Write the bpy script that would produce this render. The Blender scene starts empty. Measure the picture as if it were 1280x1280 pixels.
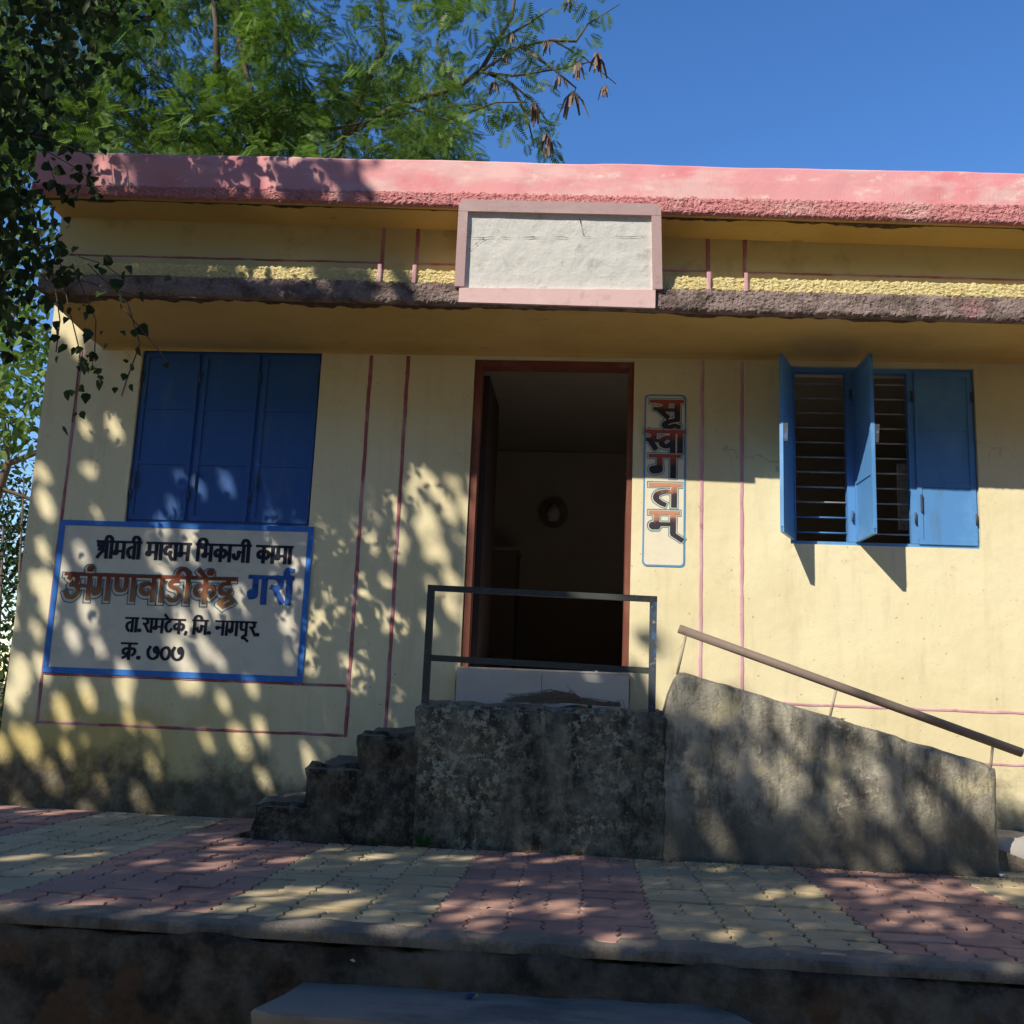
import bpy, math, random
import numpy as np
from mathutils import Vector, Matrix, noise
R = math.radians
rng = np.random.default_rng(7)
random.seed(7)
C = bpy.context.scene.collection
sc = bpy.context.scene
G = 0.81                       # eye height above the paving

# ------------------------------------------------------------------ camera
FPX = 1261.84
CAM = np.array([0.0, -6.4, G])
CR = np.array([0.996738, 0.069997, 0.040164]); CU = np.array([-0.026890, -0.181181, 0.983082]); CF = np.array([-0.076090, 0.980956, 0.178707])
cam = bpy.data.objects.new('camera', bpy.data.cameras.new('camera')); C.objects.link(cam)
cam.data.sensor_width = 36; cam.data.lens = FPX / 1280 * 36; cam.data.clip_end = 2000; cam.data.clip_start = 0.05
cam.matrix_world = Matrix(((CR[0], CU[0], -CF[0], CAM[0]), (CR[1], CU[1], -CF[1], CAM[1]), (CR[2], CU[2], -CF[2], CAM[2]), (0, 0, 0, 1)))
sc.camera = cam

# ------------------------------------------------------------------ sky, sun, exposure
SUN = np.array([0.80, 1.0, -0.93])                     # the way the light travels
el = math.atan2(0.93, math.hypot(0.8, 1)); az = math.atan2(-0.80, -1.0)
w = bpy.data.worlds.new('World'); sc.world = w; w.use_nodes = True
nt = w.node_tree; bg = nt.nodes['Background']
sky = nt.nodes.new('ShaderNodeTexSky'); sky.sky_type = 'NISHITA'; sky.sun_disc = False
sky.sun_elevation = el; sky.sun_rotation = az; sky.altitude = 300; sky.air_density = 1.0; sky.dust_density = 0.0; sky.ozone_density = 3.0
hs = nt.nodes.new('ShaderNodeHueSaturation'); hs.inputs['Saturation'].default_value = 1.28; hs.inputs['Hue'].default_value = 0.510
nt.links.new(sky.outputs[0], hs.inputs['Color']); nt.links.new(hs.outputs[0], bg.inputs[0]); bg.inputs[1].default_value = 0.172
sl = bpy.data.lights.new('sun', 'SUN'); sl.energy = 4.4; sl.angle = R(0.5); sl.color = (0.97, 0.955, 0.89)
so = bpy.data.objects.new('sun', sl); C.objects.link(so)
so.rotation_euler = Vector(SUN).to_track_quat('-Z', 'Y').to_euler(); so.location = (-8, -10, 12)
sc.view_settings.view_transform = 'Standard'; sc.view_settings.look = 'None'
sc.view_settings.use_white_balance = True; sc.view_settings.white_balance_temperature = 7300; sc.view_settings.white_balance_tint = 10   # the photo's warm daylight balance
sc.view_settings.exposure = 0.35; sc.view_settings.gamma = 1; sc.view_settings.use_curve_mapping = False

def at(x, y, Y):                                       # the point at depth Y seen at photo pixel x, y
    d = CF + CR * (x - 640) / FPX - CU * (y - 640) / FPX
    return CAM + d * (Y - CAM[1]) / d[1]
def proj(p):
    d = p - CAM; f = d @ CF
    f2 = np.where(f < 0.05, 0.05, f)
    return 640 + FPX * (d @ CR) / f2, 640 - FPX * (d @ CU) / f2, f

# ------------------------------------------------------------------ helpers
class MB:
    def __init__(s): s.v = []; s.f = []
    def poly(s, pts):
        n = len(s.v); s.v += [tuple(map(float, p)) for p in pts]; s.f.append(tuple(range(n, n + len(pts))))
    def hexa(s, a):                                   # 8 points, bottom 4 ccw then top 4
        n = len(s.v); s.v += [tuple(map(float, p)) for p in a]
        for q in ((0, 3, 2, 1), (4, 5, 6, 7), (0, 1, 5, 4), (1, 2, 6, 5), (2, 3, 7, 6), (3, 0, 4, 7)): s.f.append(tuple(n + k for k in q))
    def box(s, x0, x1, y0, y1, z0, z1):
        s.hexa([(x0, y0, z0), (x1, y0, z0), (x1, y1, z0), (x0, y1, z0), (x0, y0, z1), (x1, y0, z1), (x1, y1, z1), (x0, y1, z1)])
    def tube(s, pts, rad, n=8, cap=True):
        pts = [Vector(p) for p in pts]
        rs = rad if hasattr(rad, '__len__') else [rad] * len(pts)
        base = len(s.v); prev = None
        for i, p in enumerate(pts):
            t = (pts[min(i + 1, len(pts) - 1)] - pts[max(i - 1, 0)]).normalized()
            if prev is None: prev = t.orthogonal().normalized()
            a = (prev - t * prev.dot(t)).normalized(); prev = a; b = t.cross(a)
            for k in range(n):
                g = 2 * math.pi * k / n; s.v.append(tuple(p + (a * math.cos(g) + b * math.sin(g)) * rs[i]))
        for i in range(len(pts) - 1):
            for k in range(n):
                s.f.append((base + i * n + k, base + i * n + (k + 1) % n, base + (i + 1) * n + (k + 1) % n, base + (i + 1) * n + k))
        if cap:
            s.f.append(tuple(base + k for k in reversed(range(n)))); s.f.append(tuple(base + (len(pts) - 1) * n + k for k in range(n)))
    def build(s, name, m, parent=None, smooth=False, loc=None):
        me = bpy.data.meshes.new(name); me.from_pydata(s.v, [], s.f); me.update()
        if smooth: me.polygons.foreach_set('use_smooth', [True] * len(me.polygons))
        o = bpy.data.objects.new(name, me); me.materials.append(m); C.objects.link(o)
        if loc is not None: o.location = loc
        if parent is not None: o.parent = parent
        return o
def tag(o, label=None, cat=None, group=None, kind=None):
    for k, v in (('label', label), ('category', cat), ('group', group), ('kind', kind)):
        if v: o[k] = v
    return o
def thing(name, label, cat, group=None, kind=None):
    o = bpy.data.objects.new(name, None); C.objects.link(o); o.empty_display_size = 0.1
    return tag(o, label, cat, group, kind)
def fbm(p, s, o=3):
    return noise.fractal(Vector(p) * s, 1.0, 2.0, o)
def worn_block(mb, x0, x1, y0, y1, zb, zt, cell=0.05, amp=0.012, rnd=0.02, xtop=None, faces='fxt'):
    """a block whose surface is gently uneven and whose edges are worn round; zt may be a function of x"""
    zt_ = zt if callable(zt) else (lambda x: zt)
    nx = max(2, int((x1 - x0) / cell)); ny = max(2, int((y1 - y0) / cell)); nz = max(2, int((max(zt_(x0), zt_(x1)) - zb) / cell))
    idx = {}
    def vert(i, j, k):
        key = (i, j, k)
        if key in idx: return idx[key]
        x = x0 + (x1 - x0) * i / nx; y = y0 + (y1 - y0) * j / ny; top = zt_(x); z = zb + (top - zb) * k / nz
        ex = (i in (0, nx)) + (j in (0, ny)) + (k == nz)
        d = amp * fbm((x, y, z), 6.0, 3)
        r = (ex > 1) * rnd * (0.6 + 0.8 * (0.5 + 0.5 * fbm((x, y, z), 14, 2)))
        if i == 0: x += r * 0.6 - d
        if i == nx: x -= r * 0.6 - d
        if j == 0: y += r * 0.6 - d
        if k == nz: z -= r * 0.6 - d
        mb.v.append((x, y, z)); idx[key] = len(mb.v) - 1
        return idx[key]
    for i in range(nx):
        for k in range(nz):
            mb.f.append((vert(i, 0, k), vert(i + 1, 0, k), vert(i + 1, 0, k + 1), vert(i, 0, k + 1)))
            mb.f.append((vert(i + 1, ny, k), vert(i, ny, k), vert(i, ny, k + 1), vert(i + 1, ny, k + 1)))
        for j in range(ny):
            mb.f.append((vert(i, j, nz), vert(i + 1, j, nz), vert(i + 1, j + 1, nz), vert(i, j + 1, nz)))
    for j in range(ny):
        for k in range(nz):
            mb.f.append((vert(0, j + 1, k), vert(0, j, k), vert(0, j, k + 1), vert(0, j + 1, k + 1)))
            mb.f.append((vert(nx, j, k), vert(nx, j + 1, k), vert(nx, j + 1, k + 1), vert(nx, j, k + 1)))

# ------------------------------------------------------------------ materials
def new_mat(name, rough=0.85, spec=0.25):
    m = bpy.data.materials.new(name); m.use_nodes = True; b = m.node_tree.nodes['Principled BSDF']
    b.inputs['Roughness'].default_value = rough; b.inputs['Specular IOR Level'].default_value = spec
    return m, m.node_tree, b
def nz(t, scale, detail=4, rough=0.6, co=None, dist=0.0):
    n = t.nodes.new('ShaderNodeTexNoise'); n.inputs['Scale'].default_value = scale; n.inputs['Detail'].default_value = detail
    n.inputs['Roughness'].default_value = rough; n.inputs['Distortion'].default_value = dist
    if co is not None: t.links.new(co, n.inputs['Vector'])
    return n.outputs['Fac']
def ramp(t, fac, a, b, interp='LINEAR'):
    r = t.nodes.new('ShaderNodeMapRange'); r.inputs['From Min'].default_value = a; r.inputs['From Max'].default_value = b; r.interpolation_type = 'SMOOTHSTEP'
    t.links.new(fac, r.inputs['Value']); return r.outputs[0]
def mix(t, fac, a, b):
    n = t.nodes.new('ShaderNodeMix'); n.data_type = 'RGBA'
    for k, v in ((6, a), (7, b)):
        if isinstance(v, tuple): n.inputs[k].default_value = (*v[:3], 1)
        else: t.links.new(v, n.inputs[k])
    if isinstance(fac, float): n.inputs[0].default_value = fac
    else: t.links.new(fac, n.inputs[0])
    return n.outputs[2]
def mth(t, op, a, b=None):
    n = t.nodes.new('ShaderNodeMath'); n.operation = op
    for k, v in ((0, a), (1, b)):
        if v is None: continue
        if isinstance(v, (int, float)): n.inputs[k].default_value = v
        else: t.links.new(v, n.inputs[k])
    return n.outputs[0]
def coords(t, sx=1, sy=1, sz=1):
    g = t.nodes.new('ShaderNodeNewGeometry'); m = t.nodes.new('ShaderNodeMapping'); m.inputs['Scale'].default_value = (sx, sy, sz)
    t.links.new(g.outputs['Position'], m.inputs['Vector']); s = t.nodes.new('ShaderNodeSeparateXYZ'); t.links.new(g.outputs['Position'], s.inputs[0])
    return m.outputs[0], s.outputs
def bump(t, b, h, strength=0.3, dist=0.01):
    n = t.nodes.new('ShaderNodeBump'); n.inputs['Strength'].default_value = strength; n.inputs['Distance'].default_value = dist
    t.links.new(h, n.inputs['Height']); t.links.new(n.outputs[0], b.inputs['Normal'])
def layered(name, base, layers, rough=0.85, bs=0.3, bd=0.006, bscale=60, spec=0.2):
    """layers: (colour, noise scale, lo, hi, strength, stretch xyz)"""
    m, t, b = new_mat(name, rough, spec)
    col = base
    for (c, s, lo, hi, st, sx) in layers:
        co, _ = coords(t, *sx); f = ramp(t, nz(t, s, 6, 0.65, co), lo, hi); f = mth(t, 'MULTIPLY', f, st); col = mix(t, f, col, c)
    if isinstance(col, tuple): b.inputs['Base Color'].default_value = (*col, 1)
    else: t.links.new(col, b.inputs['Base Color'])
    co, _ = coords(t); bump(t, b, nz(t, bscale, 5, 0.7, co), bs, bd)
    return m
ONE = (1, 1, 1)
def wall_paint(name, base, low=True):
    m, t, b = new_mat(name, 0.8, 0.2)
    co, xyz = coords(t); cs, _ = coords(t, 3, 3, 0.5)
    col = mix(t, ramp(t, nz(t, 0.9, 4, 0.5, co), 0.35, 0.7), base, tuple(c * k for c, k in zip(base, (0.9, 0.88, 0.82))))
    col = mix(t, mth(t, 'MULTIPLY', ramp(t, nz(t, 2.2, 6, 0.7, cs), 0.48, 0.78), 0.34), col, (0.42, 0.33, 0.2))
    col = mix(t, mth(t, 'MULTIPLY', ramp(t, nz(t, 7, 6, 0.7, co), 0.55, 0.8), 0.25), col, tuple(min(1, c * 1.15) for c in base))
    col = mix(t, mth(t, 'MULTIPLY', ramp(t, nz(t, 38, 2, 0.5, co), 0.70, 0.73), 0.6), col, (0.25, 0.18, 0.11))      # chips
    vo = t.nodes.new('ShaderNodeTexVoronoi'); vo.feature = 'DISTANCE_TO_EDGE'; vo.inputs['Scale'].default_value = 1.5
    vm = t.nodes.new('ShaderNodeVectorMath'); vm.operation = 'ADD'; nv = t.nodes.new('ShaderNodeTexNoise'); nv.inputs['Scale'].default_value = 3.5; nv.inputs['Detail'].default_value = 7
    vs = t.nodes.new('ShaderNodeVectorMath'); vs.operation = 'SCALE'; vs.inputs['Scale'].default_value = 0.5; t.links.new(co, nv.inputs['Vector']); t.links.new(nv.outputs['Color'], vs.inputs[0]); t.links.new(co, vm.inputs[0]); t.links.new(vs.outputs[0], vm.inputs[1]); t.links.new(vm.outputs[0], vo.inputs['Vector'])
    crk = mth(t, 'MULTIPLY', ramp(t, vo.outputs['Distance'], 0.006, 0.001), ramp(t, nz(t, 1.1, 3, 0.6, co), 0.56, 0.64)); col = mix(t, mth(t, 'MULTIPLY', crk, 0.5), col, (0.3, 0.22, 0.13))
    gr_ = mth(t, 'MULTIPLY', ramp(t, nz(t, 1.6, 6, 0.75, co, 0.3), 0.56, 0.74), ramp(t, nz(t, 13, 5, 0.7, co), 0.42, 0.62)); col = mix(t, mth(t, 'MULTIPLY', gr_, 0.30), col, (0.36, 0.29, 0.18))
    if low:
        # bare, algae-dark plaster near the ground, with a ragged edge of its own
        h = mth(t, 'ADD', xyz[2], mth(t, 'MULTIPLY', nz(t, 2.6, 7, 0.7, co), -0.95))
        g = mth(t, 'MULTIPLY', ramp(t, h, -0.02, -0.34), 0.90)
        dark = mix(t, ramp(t, nz(t, 9, 8, 0.75, co), 0.4, 0.66), (0.035, 0.034, 0.033), (0.15, 0.14, 0.12))
        yel = mth(t, 'MULTIPLY', ramp(t, h, 0.32, 0.0), 0.7)
        xr = ramp(t, xyz[0], -1.6, -3.2)
        col = mix(t, mth(t, 'MULTIPLY', yel, xr), col, (0.5, 0.36, 0.08))
        col = mix(t, g, col, dark)
    t.links.new(col, b.inputs['Base Color'])
    h1 = nz(t, 5, 3, 0.5, co); h2 = nz(t, 120, 4, 0.7, co)
    bump(t, b, mth(t, 'ADD', mth(t, 'MULTIPLY', h1, 2.5), mth(t, 'MULTIPLY', h2, 0.5)), 0.35, 0.012)
    return m
M = {}
YEL = (0.78, 0.69, 0.46)
M['wall'] = wall_paint('cream_yellow_paint', YEL)
M['frieze'] = layered('frieze_paint', (0.60, 0.50, 0.27), [((0.3, 0.22, 0.1), 5, 0.5, 0.75, 0.5, ONE), ((0.06, 0.045, 0.03), 30, 0.66, 0.74, 0.7, ONE)])
M['soffit'] = layered('soffit_paint', (0.66, 0.45, 0.17), [((0.48, 0.30, 0.10), 1.3, 0.4, 0.7, 0.6, ONE), ((0.10, 0.07, 0.04), 3.5, 0.64, 0.76, 0.6, ONE)])
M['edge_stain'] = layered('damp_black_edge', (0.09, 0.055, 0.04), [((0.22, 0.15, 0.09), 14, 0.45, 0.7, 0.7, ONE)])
M['pink'] = layered('pink_parapet_paint', (0.73, 0.33, 0.345), [((0.74, 0.50, 0.48), 2.6, 0.48, 0.66, 0.75, (0.7, 1, 1.6)), ((0.74, 0.22, 0.25), 1.7, 0.52, 0.66, 0.8, (0.8, 1, 1.2)), ((0.83, 0.7, 0.62), 7, 0.56, 0.72, 0.7, (0.7, 1, 1.5)), ((0.14, 0.09, 0.09), 22, 0.68, 0.76, 0.6, ONE)], bs=0.4, bscale=35)
M['pink_rough'] = layered('pink_roughcast', (0.70, 0.29, 0.29), [((0.76, 0.50, 0.46), 3, 0.5, 0.7, 0.7, ONE), ((0.2, 0.09, 0.09), 28, 0.55, 0.68, 0.65, ONE)], bs=0.9, bscale=70, bd=0.02)
M['brown_rough'] = layered('brown_roughcast', (0.34, 0.255, 0.235), [((0.12, 0.09, 0.08), 9, 0.42, 0.62, 0.8, ONE), ((0.42, 0.33, 0.32), 24, 0.55, 0.7, 0.6, ONE), ((0.48, 0.24, 0.25), 3, 0.56, 0.7, 0.5, ONE)], bs=0.9, bscale=70, bd=0.02)
M['yellow_rough'] = layered('yellow_roughcast', (0.79, 0.66, 0.33), [((0.86, 0.78, 0.5), 20, 0.5, 0.7, 0.6, ONE), ((0.3, 0.2, 0.08), 26, 0.62, 0.72, 0.6, ONE)], bs=0.9, bscale=70, bd=0.02)
M['white_panel'] = layered('whitewashed_panel', (0.80, 0.79, 0.76), [((0.42, 0.41, 0.39), 8, 0.54, 0.74, 0.6, ONE), ((0.3, 0.29, 0.27), 20, 0.6, 0.72, 0.5, ONE), ((0.84, 0.82, 0.79), 5, 0.5, 0.7, 0.7, ONE), ((0.2, 0.19, 0.18), 30, 0.66, 0.74, 0.6, ONE)], bs=0.45, bscale=16, bd=0.012)
M['panel_pink'] = layered('faded_pink_border', (0.62, 0.43, 0.43), [((0.42, 0.28, 0.29), 16, 0.52, 0.7, 0.5, ONE), ((0.7, 0.55, 0.54), 5, 0.5, 0.7, 0.6, ONE)])
M['groove'] = layered('maroon_line_paint', (0.34, 0.10, 0.11), [((0.5, 0.28, 0.33), 5, 0.42, 0.62, 0.8, (1, 1, 0.6))])
M['groove_pale'] = layered('worn_pink_line_paint', (0.56, 0.30, 0.34), [((0.66, 0.45, 0.47), 4, 0.45, 0.62, 0.8, (1, 1, 0.6)), ((0.3, 0.1, 0.11), 9, 0.56, 0.7, 0.7, ONE)])
M['blue'] = layered('blue_shutter_paint', (0.085, 0.26, 0.56), [((0.14, 0.36, 0.66), 3, 0.45, 0.7, 0.6, ONE), ((0.05, 0.12, 0.25), 20, 0.66, 0.76, 0.5, ONE), ((0.16, 0.09, 0.06), 34, 0.70, 0.74, 0.7, ONE), ((0.10, 0.16, 0.24), 6, 0.52, 0.72, 0.45, (1.5, 1, 0.35))], rough=0.45, bs=0.08, bscale=20, spec=0.4)
M['blue_dark'] = layered('deep_blue_shutter_paint', (0.024, 0.098, 0.31), [((0.03, 0.11, 0.32), 2.5, 0.45, 0.7, 0.6, ONE), ((0.02, 0.05, 0.13), 20, 0.66, 0.76, 0.5, ONE), ((0.16, 0.09, 0.06), 34, 0.70, 0.74, 0.7, ONE), ((0.10, 0.16, 0.24), 6, 0.52, 0.72, 0.45, (1.5, 1, 0.35))], rough=0.5, bs=0.08, bscale=20, spec=0.3)
M['sign_blue'] = layered('sign_border_blue', (0.03, 0.17, 0.55), [((0.06, 0.25, 0.62), 12, 0.45, 0.7, 0.6, ONE)], rough=0.6)
M['sign_white'] = layered('sign_white_paint', (0.68, 0.63, 0.52), [((0.52, 0.48, 0.42), 4, 0.45, 0.7, 0.6, ONE), ((0.3, 0.25, 0.2), 30, 0.7, 0.76, 0.5, ONE)], rough=0.6, bs=0.15)
M['sign_cream'] = layered('welcome_strip_paint', (0.74, 0.67, 0.52), [((0.62, 0.55, 0.42), 6, 0.5, 0.75, 0.6, ONE)], rough=0.7, bs=0.15)
M['ink'] = layered('black_navy_lettering', (0.012, 0.014, 0.03), [], rough=0.6, bs=0.02)
M['ink_blue'] = layered('blue_lettering', (0.02, 0.10, 0.36), [((0.01, 0.03, 0.12), 12, 0.5, 0.6, 0.7, ONE)], rough=0.6, bs=0.02)
M['outline'] = layered('grey_blue_outline', (0.08, 0.20, 0.30), [((0.04, 0.06, 0.09), 9, 0.45, 0.6, 0.9, ONE)], rough=0.6, bs=0.02)
M['outline2'] = layered('teal_outline', (0.12, 0.33, 0.40), [((0.06, 0.10, 0.13), 9, 0.5, 0.65, 0.8, ONE)], rough=0.6, bs=0.02)
def letter_grad(name, z0, z1, bottom, top, period=None):
    m, t, b = new_mat(name, 0.65, 0.2); co, xyz = coords(t)
    h = mth(t, 'ADD', xyz[2], mth(t, 'MULTIPLY', mth(t, 'SUBTRACT', nz(t, 30, 3, 0.6, co), 0.5), 0.09))
    t.links.new(mix(t, ramp(t, h, z0, z1), bottom, top), b.inputs['Base Color']); return m
M['red_brown'] = letter_grad('red_to_tan_lettering', 0.53 + G, 0.66 + G, (0.30, 0.15, 0.07), (0.20, 0.05, 0.025))
M['jamb'] = layered('red_oxide_door_frame', (0.19, 0.065, 0.045), [((0.36, 0.16, 0.12), 6, 0.45, 0.7, 0.6, (1, 1, 0.3))], rough=0.6)
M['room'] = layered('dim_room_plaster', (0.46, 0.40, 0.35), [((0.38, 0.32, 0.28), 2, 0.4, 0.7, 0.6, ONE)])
M['room_floor'] = layered('grey_room_floor', (0.6, 0.55, 0.48), [], rough=0.7)
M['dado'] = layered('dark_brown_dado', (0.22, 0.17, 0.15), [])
M['tile'] = layered('grey_white_tile', (0.58, 0.54, 0.51), [((0.47, 0.43, 0.40), 3, 0.45, 0.7, 0.5, ONE)], rough=0.25, bs=0.03, spec=0.5)
M['old_concrete'] = None
def stained(name, base, dark, pale, xlo=None, pal_thr=(0.56, 0.62), dk=(0.38, 0.62), low=None):
    m, t, b = new_mat(name, 0.92, 0.15); co, xyz = coords(t); cs, _ = coords(t, 2.2, 2.2, 0.7)
    col = mix(t, ramp(t, nz(t, 2.4, 8, 0.68, cs), *dk), dark, base)
    col = mix(t, ramp(t, nz(t, 14, 8, 0.75, co), 0.42, 0.68), col, mix(t, 0.5, col, pale))
    sp = mth(t, 'MULTIPLY', ramp(t, nz(t, 24, 7, 0.72, co, 0.2), *pal_thr), ramp(t, nz(t, 2.1, 3, 0.6, co), 0.42, 0.62))
    col = mix(t, mth(t, 'MULTIPLY', sp, 0.85), col, pale)
    sp2 = ramp(t, nz(t, 55, 3, 0.6, co), 0.66, 0.72); col = mix(t, mth(t, 'MULTIPLY', sp2, 0.55), col, pale)
    sp3 = ramp(t, nz(t, 42, 3, 0.6, cs), 0.62, 0.7); col = mix(t, mth(t, 'MULTIPLY', sp3, 0.6), col, tuple(c * 0.6 for c in dark))
    gm = t.nodes.new('ShaderNodeNewGeometry'); sp_ = t.nodes.new('ShaderNodeSeparateXYZ'); t.links.new(gm.outputs['True Normal'], sp_.inputs[0])
    col = mix(t, mth(t, 'MULTIPLY', ramp(t, sp_.outputs[2], 0.6, 0.95), mth(t, 'ADD', 0.25, mth(t, 'MULTIPLY', nz(t, 8, 4, 0.6, co), 0.7))), col, (0.27, 0.235, 0.20))
    if low:
        col = mix(t, mth(t, 'MULTIPLY', ramp(t, nz(t, 2.3, 5, 0.6, co, 0.5), 0.54, 0.64), 0.6), col, (0.56, 0.48, 0.29))
        col = mix(t, mth(t, 'MULTIPLY', ramp(t, nz(t, 5.5, 6, 0.7, cs), 0.50, 0.64), 0.62), col, (0.10, 0.095, 0.08))
        h = mth(t, 'ADD', xyz[2], mth(t, 'MULTIPLY', nz(t, 3.1, 6, 0.7, co), -low))
        col = mix(t, mth(t, 'MULTIPLY', ramp(t, h, 0.05, -0.3), 0.8), col, dark)
    t.links.new(col, b.inputs['Base Color'])
    bump(t, b, mth(t, 'ADD', nz(t, 9, 8, 0.75, co), mth(t, 'MULTIPLY', nz(t, 55, 5, 0.75, co), 0.6)), 0.85, 0.025)
    return m
M['landing'] = stained('black_lichened_concrete', (0.19, 0.175, 0.14), (0.038, 0.034, 0.030), (0.46, 0.43, 0.32), pal_thr=(0.51, 0.58))
M['step'] = stained('sooty_step_concrete', (0.12, 0.105, 0.085), (0.024, 0.021, 0.019), (0.34, 0.30, 0.23), pal_thr=(0.58, 0.62))
M['ramp'] = stained('weathered_ramp_plaster', (0.43, 0.395, 0.325), (0.15, 0.138, 0.115), (0.56, 0.51, 0.40), low=0.72, dk=(0.36, 0.60), pal_thr=(0.54, 0.60))
M['kerb'] = stained('kerb_concrete', (0.27, 0.225, 0.18), (0.13, 0.105, 0.085), (0.34, 0.32, 0.29), pal_thr=(0.66, 0.72))
M['slab'] = layered('smooth_slab_concrete', (0.33, 0.27, 0.22), [((0.15, 0.125, 0.105), 4, 0.42, 0.66, 0.85, (0.5, 1, 1)), ((0.42, 0.36, 0.30), 28, 0.58, 0.72, 0.5, ONE), ((0.24, 0.23, 0.23), 7, 0.5, 0.72, 0.6, (0.4, 1, 1))], bs=0.3, bscale=50)
def retaining_mat():
    m, t, b = new_mat('damp_retaining_plaster', 0.95, 0.1); co, xyz = coords(t)
    col = mix(t, ramp(t, nz(t, 3.2, 8, 0.7, co), 0.36, 0.68), (0.035, 0.031, 0.029), (0.20, 0.175, 0.15))
    col = mix(t, mth(t, 'MULTIPLY', ramp(t, nz(t, 12, 6, 0.7, co), 0.58, 0.74), 0.5), col, (0.24, 0.23, 0.22))
    low = ramp(t, xyz[2], -0.02, -0.20)
    n = ramp(t, nz(t, 3.4, 5, 0.6, co, 0.4), 0.50, 0.58)
    col = mix(t, mth(t, 'MULTIPLY', low, n), col, mix(t, nz(t, 25, 5, 0.7, co), (0.05, 0.035, 0.028), (0.20, 0.125, 0.085)))
    t.links.new(col, b.inputs['Base Color'])
    bump(t, b, mth(t, 'ADD', nz(t, 7, 6, 0.7, co), mth(t, 'MULTIPLY', nz(t, 60, 5, 0.7, co), 0.5)), 0.8, 0.03)
    return m
M['retain'] = retaining_mat()
def paver_mat(name, c1, c2):
    m, t, b = new_mat(name, 0.9, 0.15); co, xyz = coords(t)
    oi = t.nodes.new('ShaderNodeObjectInfo')
    col = mix(t, oi.outputs['Random'], c1, c2)
    col = mix(t, mth(t, 'MULTIPLY', ramp(t, nz(t, 2.2, 5, 0.6, co), 0.4, 0.7), 0.45), col, tuple(c * 0.62 for c in c1))
    col = mix(t, mth(t, 'MULTIPLY', ramp(t, nz(t, 90, 4, 0.7, co), 0.55, 0.75), 0.5), col, tuple(c * 1.35 for c in c2))
    col = mix(t, mth(t, 'MULTIPLY', ramp(t, nz(t, 45, 3, 0.6, co), 0.69, 0.74), 0.8), col, (0.03, 0.025, 0.02))
    t.links.new(col, b.inputs['Base Color']); bump(t, b, nz(t, 110, 4, 0.7, co), 0.4, 0.004); return m
M['paver_yellow'] = paver_mat('ochre_paver', (0.46, 0.365, 0.225), (0.54, 0.44, 0.28))
M['paver_red'] = paver_mat('dull_red_paver', (0.39, 0.225, 0.185), (0.46, 0.275, 0.225))
M['joint'] = layered('black_joint_soil', (0.028, 0.024, 0.02), [((0.07, 0.06, 0.05), 40, 0.5, 0.7, 0.6, ONE)])
M['soil'] = layered('dry_soil', (0.18, 0.13, 0.09), [((0.1, 0.075, 0.05), 3, 0.4, 0.7, 0.7, ONE), ((0.25, 0.2, 0.14), 15, 0.5, 0.7, 0.6, ONE)], bs=0.8, bd=0.03, bscale=20)
M['asphalt'] = layered('dusty_earth_road', (0.26, 0.185, 0.12), [((0.36, 0.27, 0.18), 8, 0.5, 0.75, 0.6, ONE)], bs=0.6, bscale=90)
M['pipe'] = layered('brown_primer_pipe', (0.21, 0.16, 0.135), [((0.13, 0.095, 0.08), 9, 0.5, 0.7, 0.6, ONE)], rough=0.6, bs=0.1)
M['post_brown'] = layered('bare_steel_rod', (0.40, 0.33, 0.25), [((0.2, 0.12, 0.08), 14, 0.5, 0.7, 0.7, ONE)], rough=0.6)
M['rail'] = layered('blackened_rail_paint', (0.06, 0.065, 0.062), [((0.11, 0.12, 0.115), 15, 0.5, 0.7, 0.6, ONE), ((0.12, 0.07, 0.05), 22, 0.62, 0.7, 0.6, ONE)], rough=0.55, bs=0.15)
M['bar'] = layered('pale_grey_bar_paint', (0.36, 0.36, 0.36), [((0.16, 0.13, 0.11), 12, 0.5, 0.7, 0.6, ONE)], rough=0.5, bs=0.1)
M['rail_blue'] = layered('peeling_blue_rail_paint', (0.06, 0.07, 0.09), [((0.06, 0.15, 0.32), 9, 0.50, 0.60, 0.8, (1, 1, 0.7)), ((0.3, 0.3, 0.3), 24, 0.62, 0.68, 0.8, ONE)], rough=0.55, bs=0.15)
M['bark'] = layered('grey_brown_bark', (0.12, 0.09, 0.065), [((0.22, 0.18, 0.14), 10, 0.5, 0.7, 0.6, (1, 1, 0.3))], bs=0.8, bd=0.02, bscale=30)
M['straw'] = layered('dry_broom_straw', (0.17, 0.13, 0.10), [((0.30, 0.24, 0.18), 60, 0.5, 0.7, 0.7, ONE)], rough=0.7)
M['paper'] = layered('pale_notice_paper', (0.80, 0.78, 0.74), [((0.45, 0.35, 0.35), 30, 0.5, 0.6, 0.6, ONE)], rough=0.8)
M['green_tie'] = layered('green_cloth_tie', (0.02, 0.22, 0.14), [], rough=0.7)
M['white_paper'] = layered('crumpled_white_paper', (0.75, 0.75, 0.78), [], rough=0.7)
M['brass'] = layered('brass_wrapper', (0.55, 0.42, 0.12), [], rough=0.35)
M['navy_foil'] = layered('navy_wrapper', (0.03, 0.05, 0.16), [], rough=0.35)
M['pod'] = layered('dry_brown_pod', (0.17, 0.115, 0.085), [((0.26, 0.20, 0.15), 8, 0.45, 0.7, 0.7, ONE)], rough=0.6)
M['dead_leaf'] = layered('dead_leaf', (0.09, 0.055, 0.03), [((0.22, 0.15, 0.08), 6, 0.45, 0.6, 0.8, ONE)])
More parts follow.
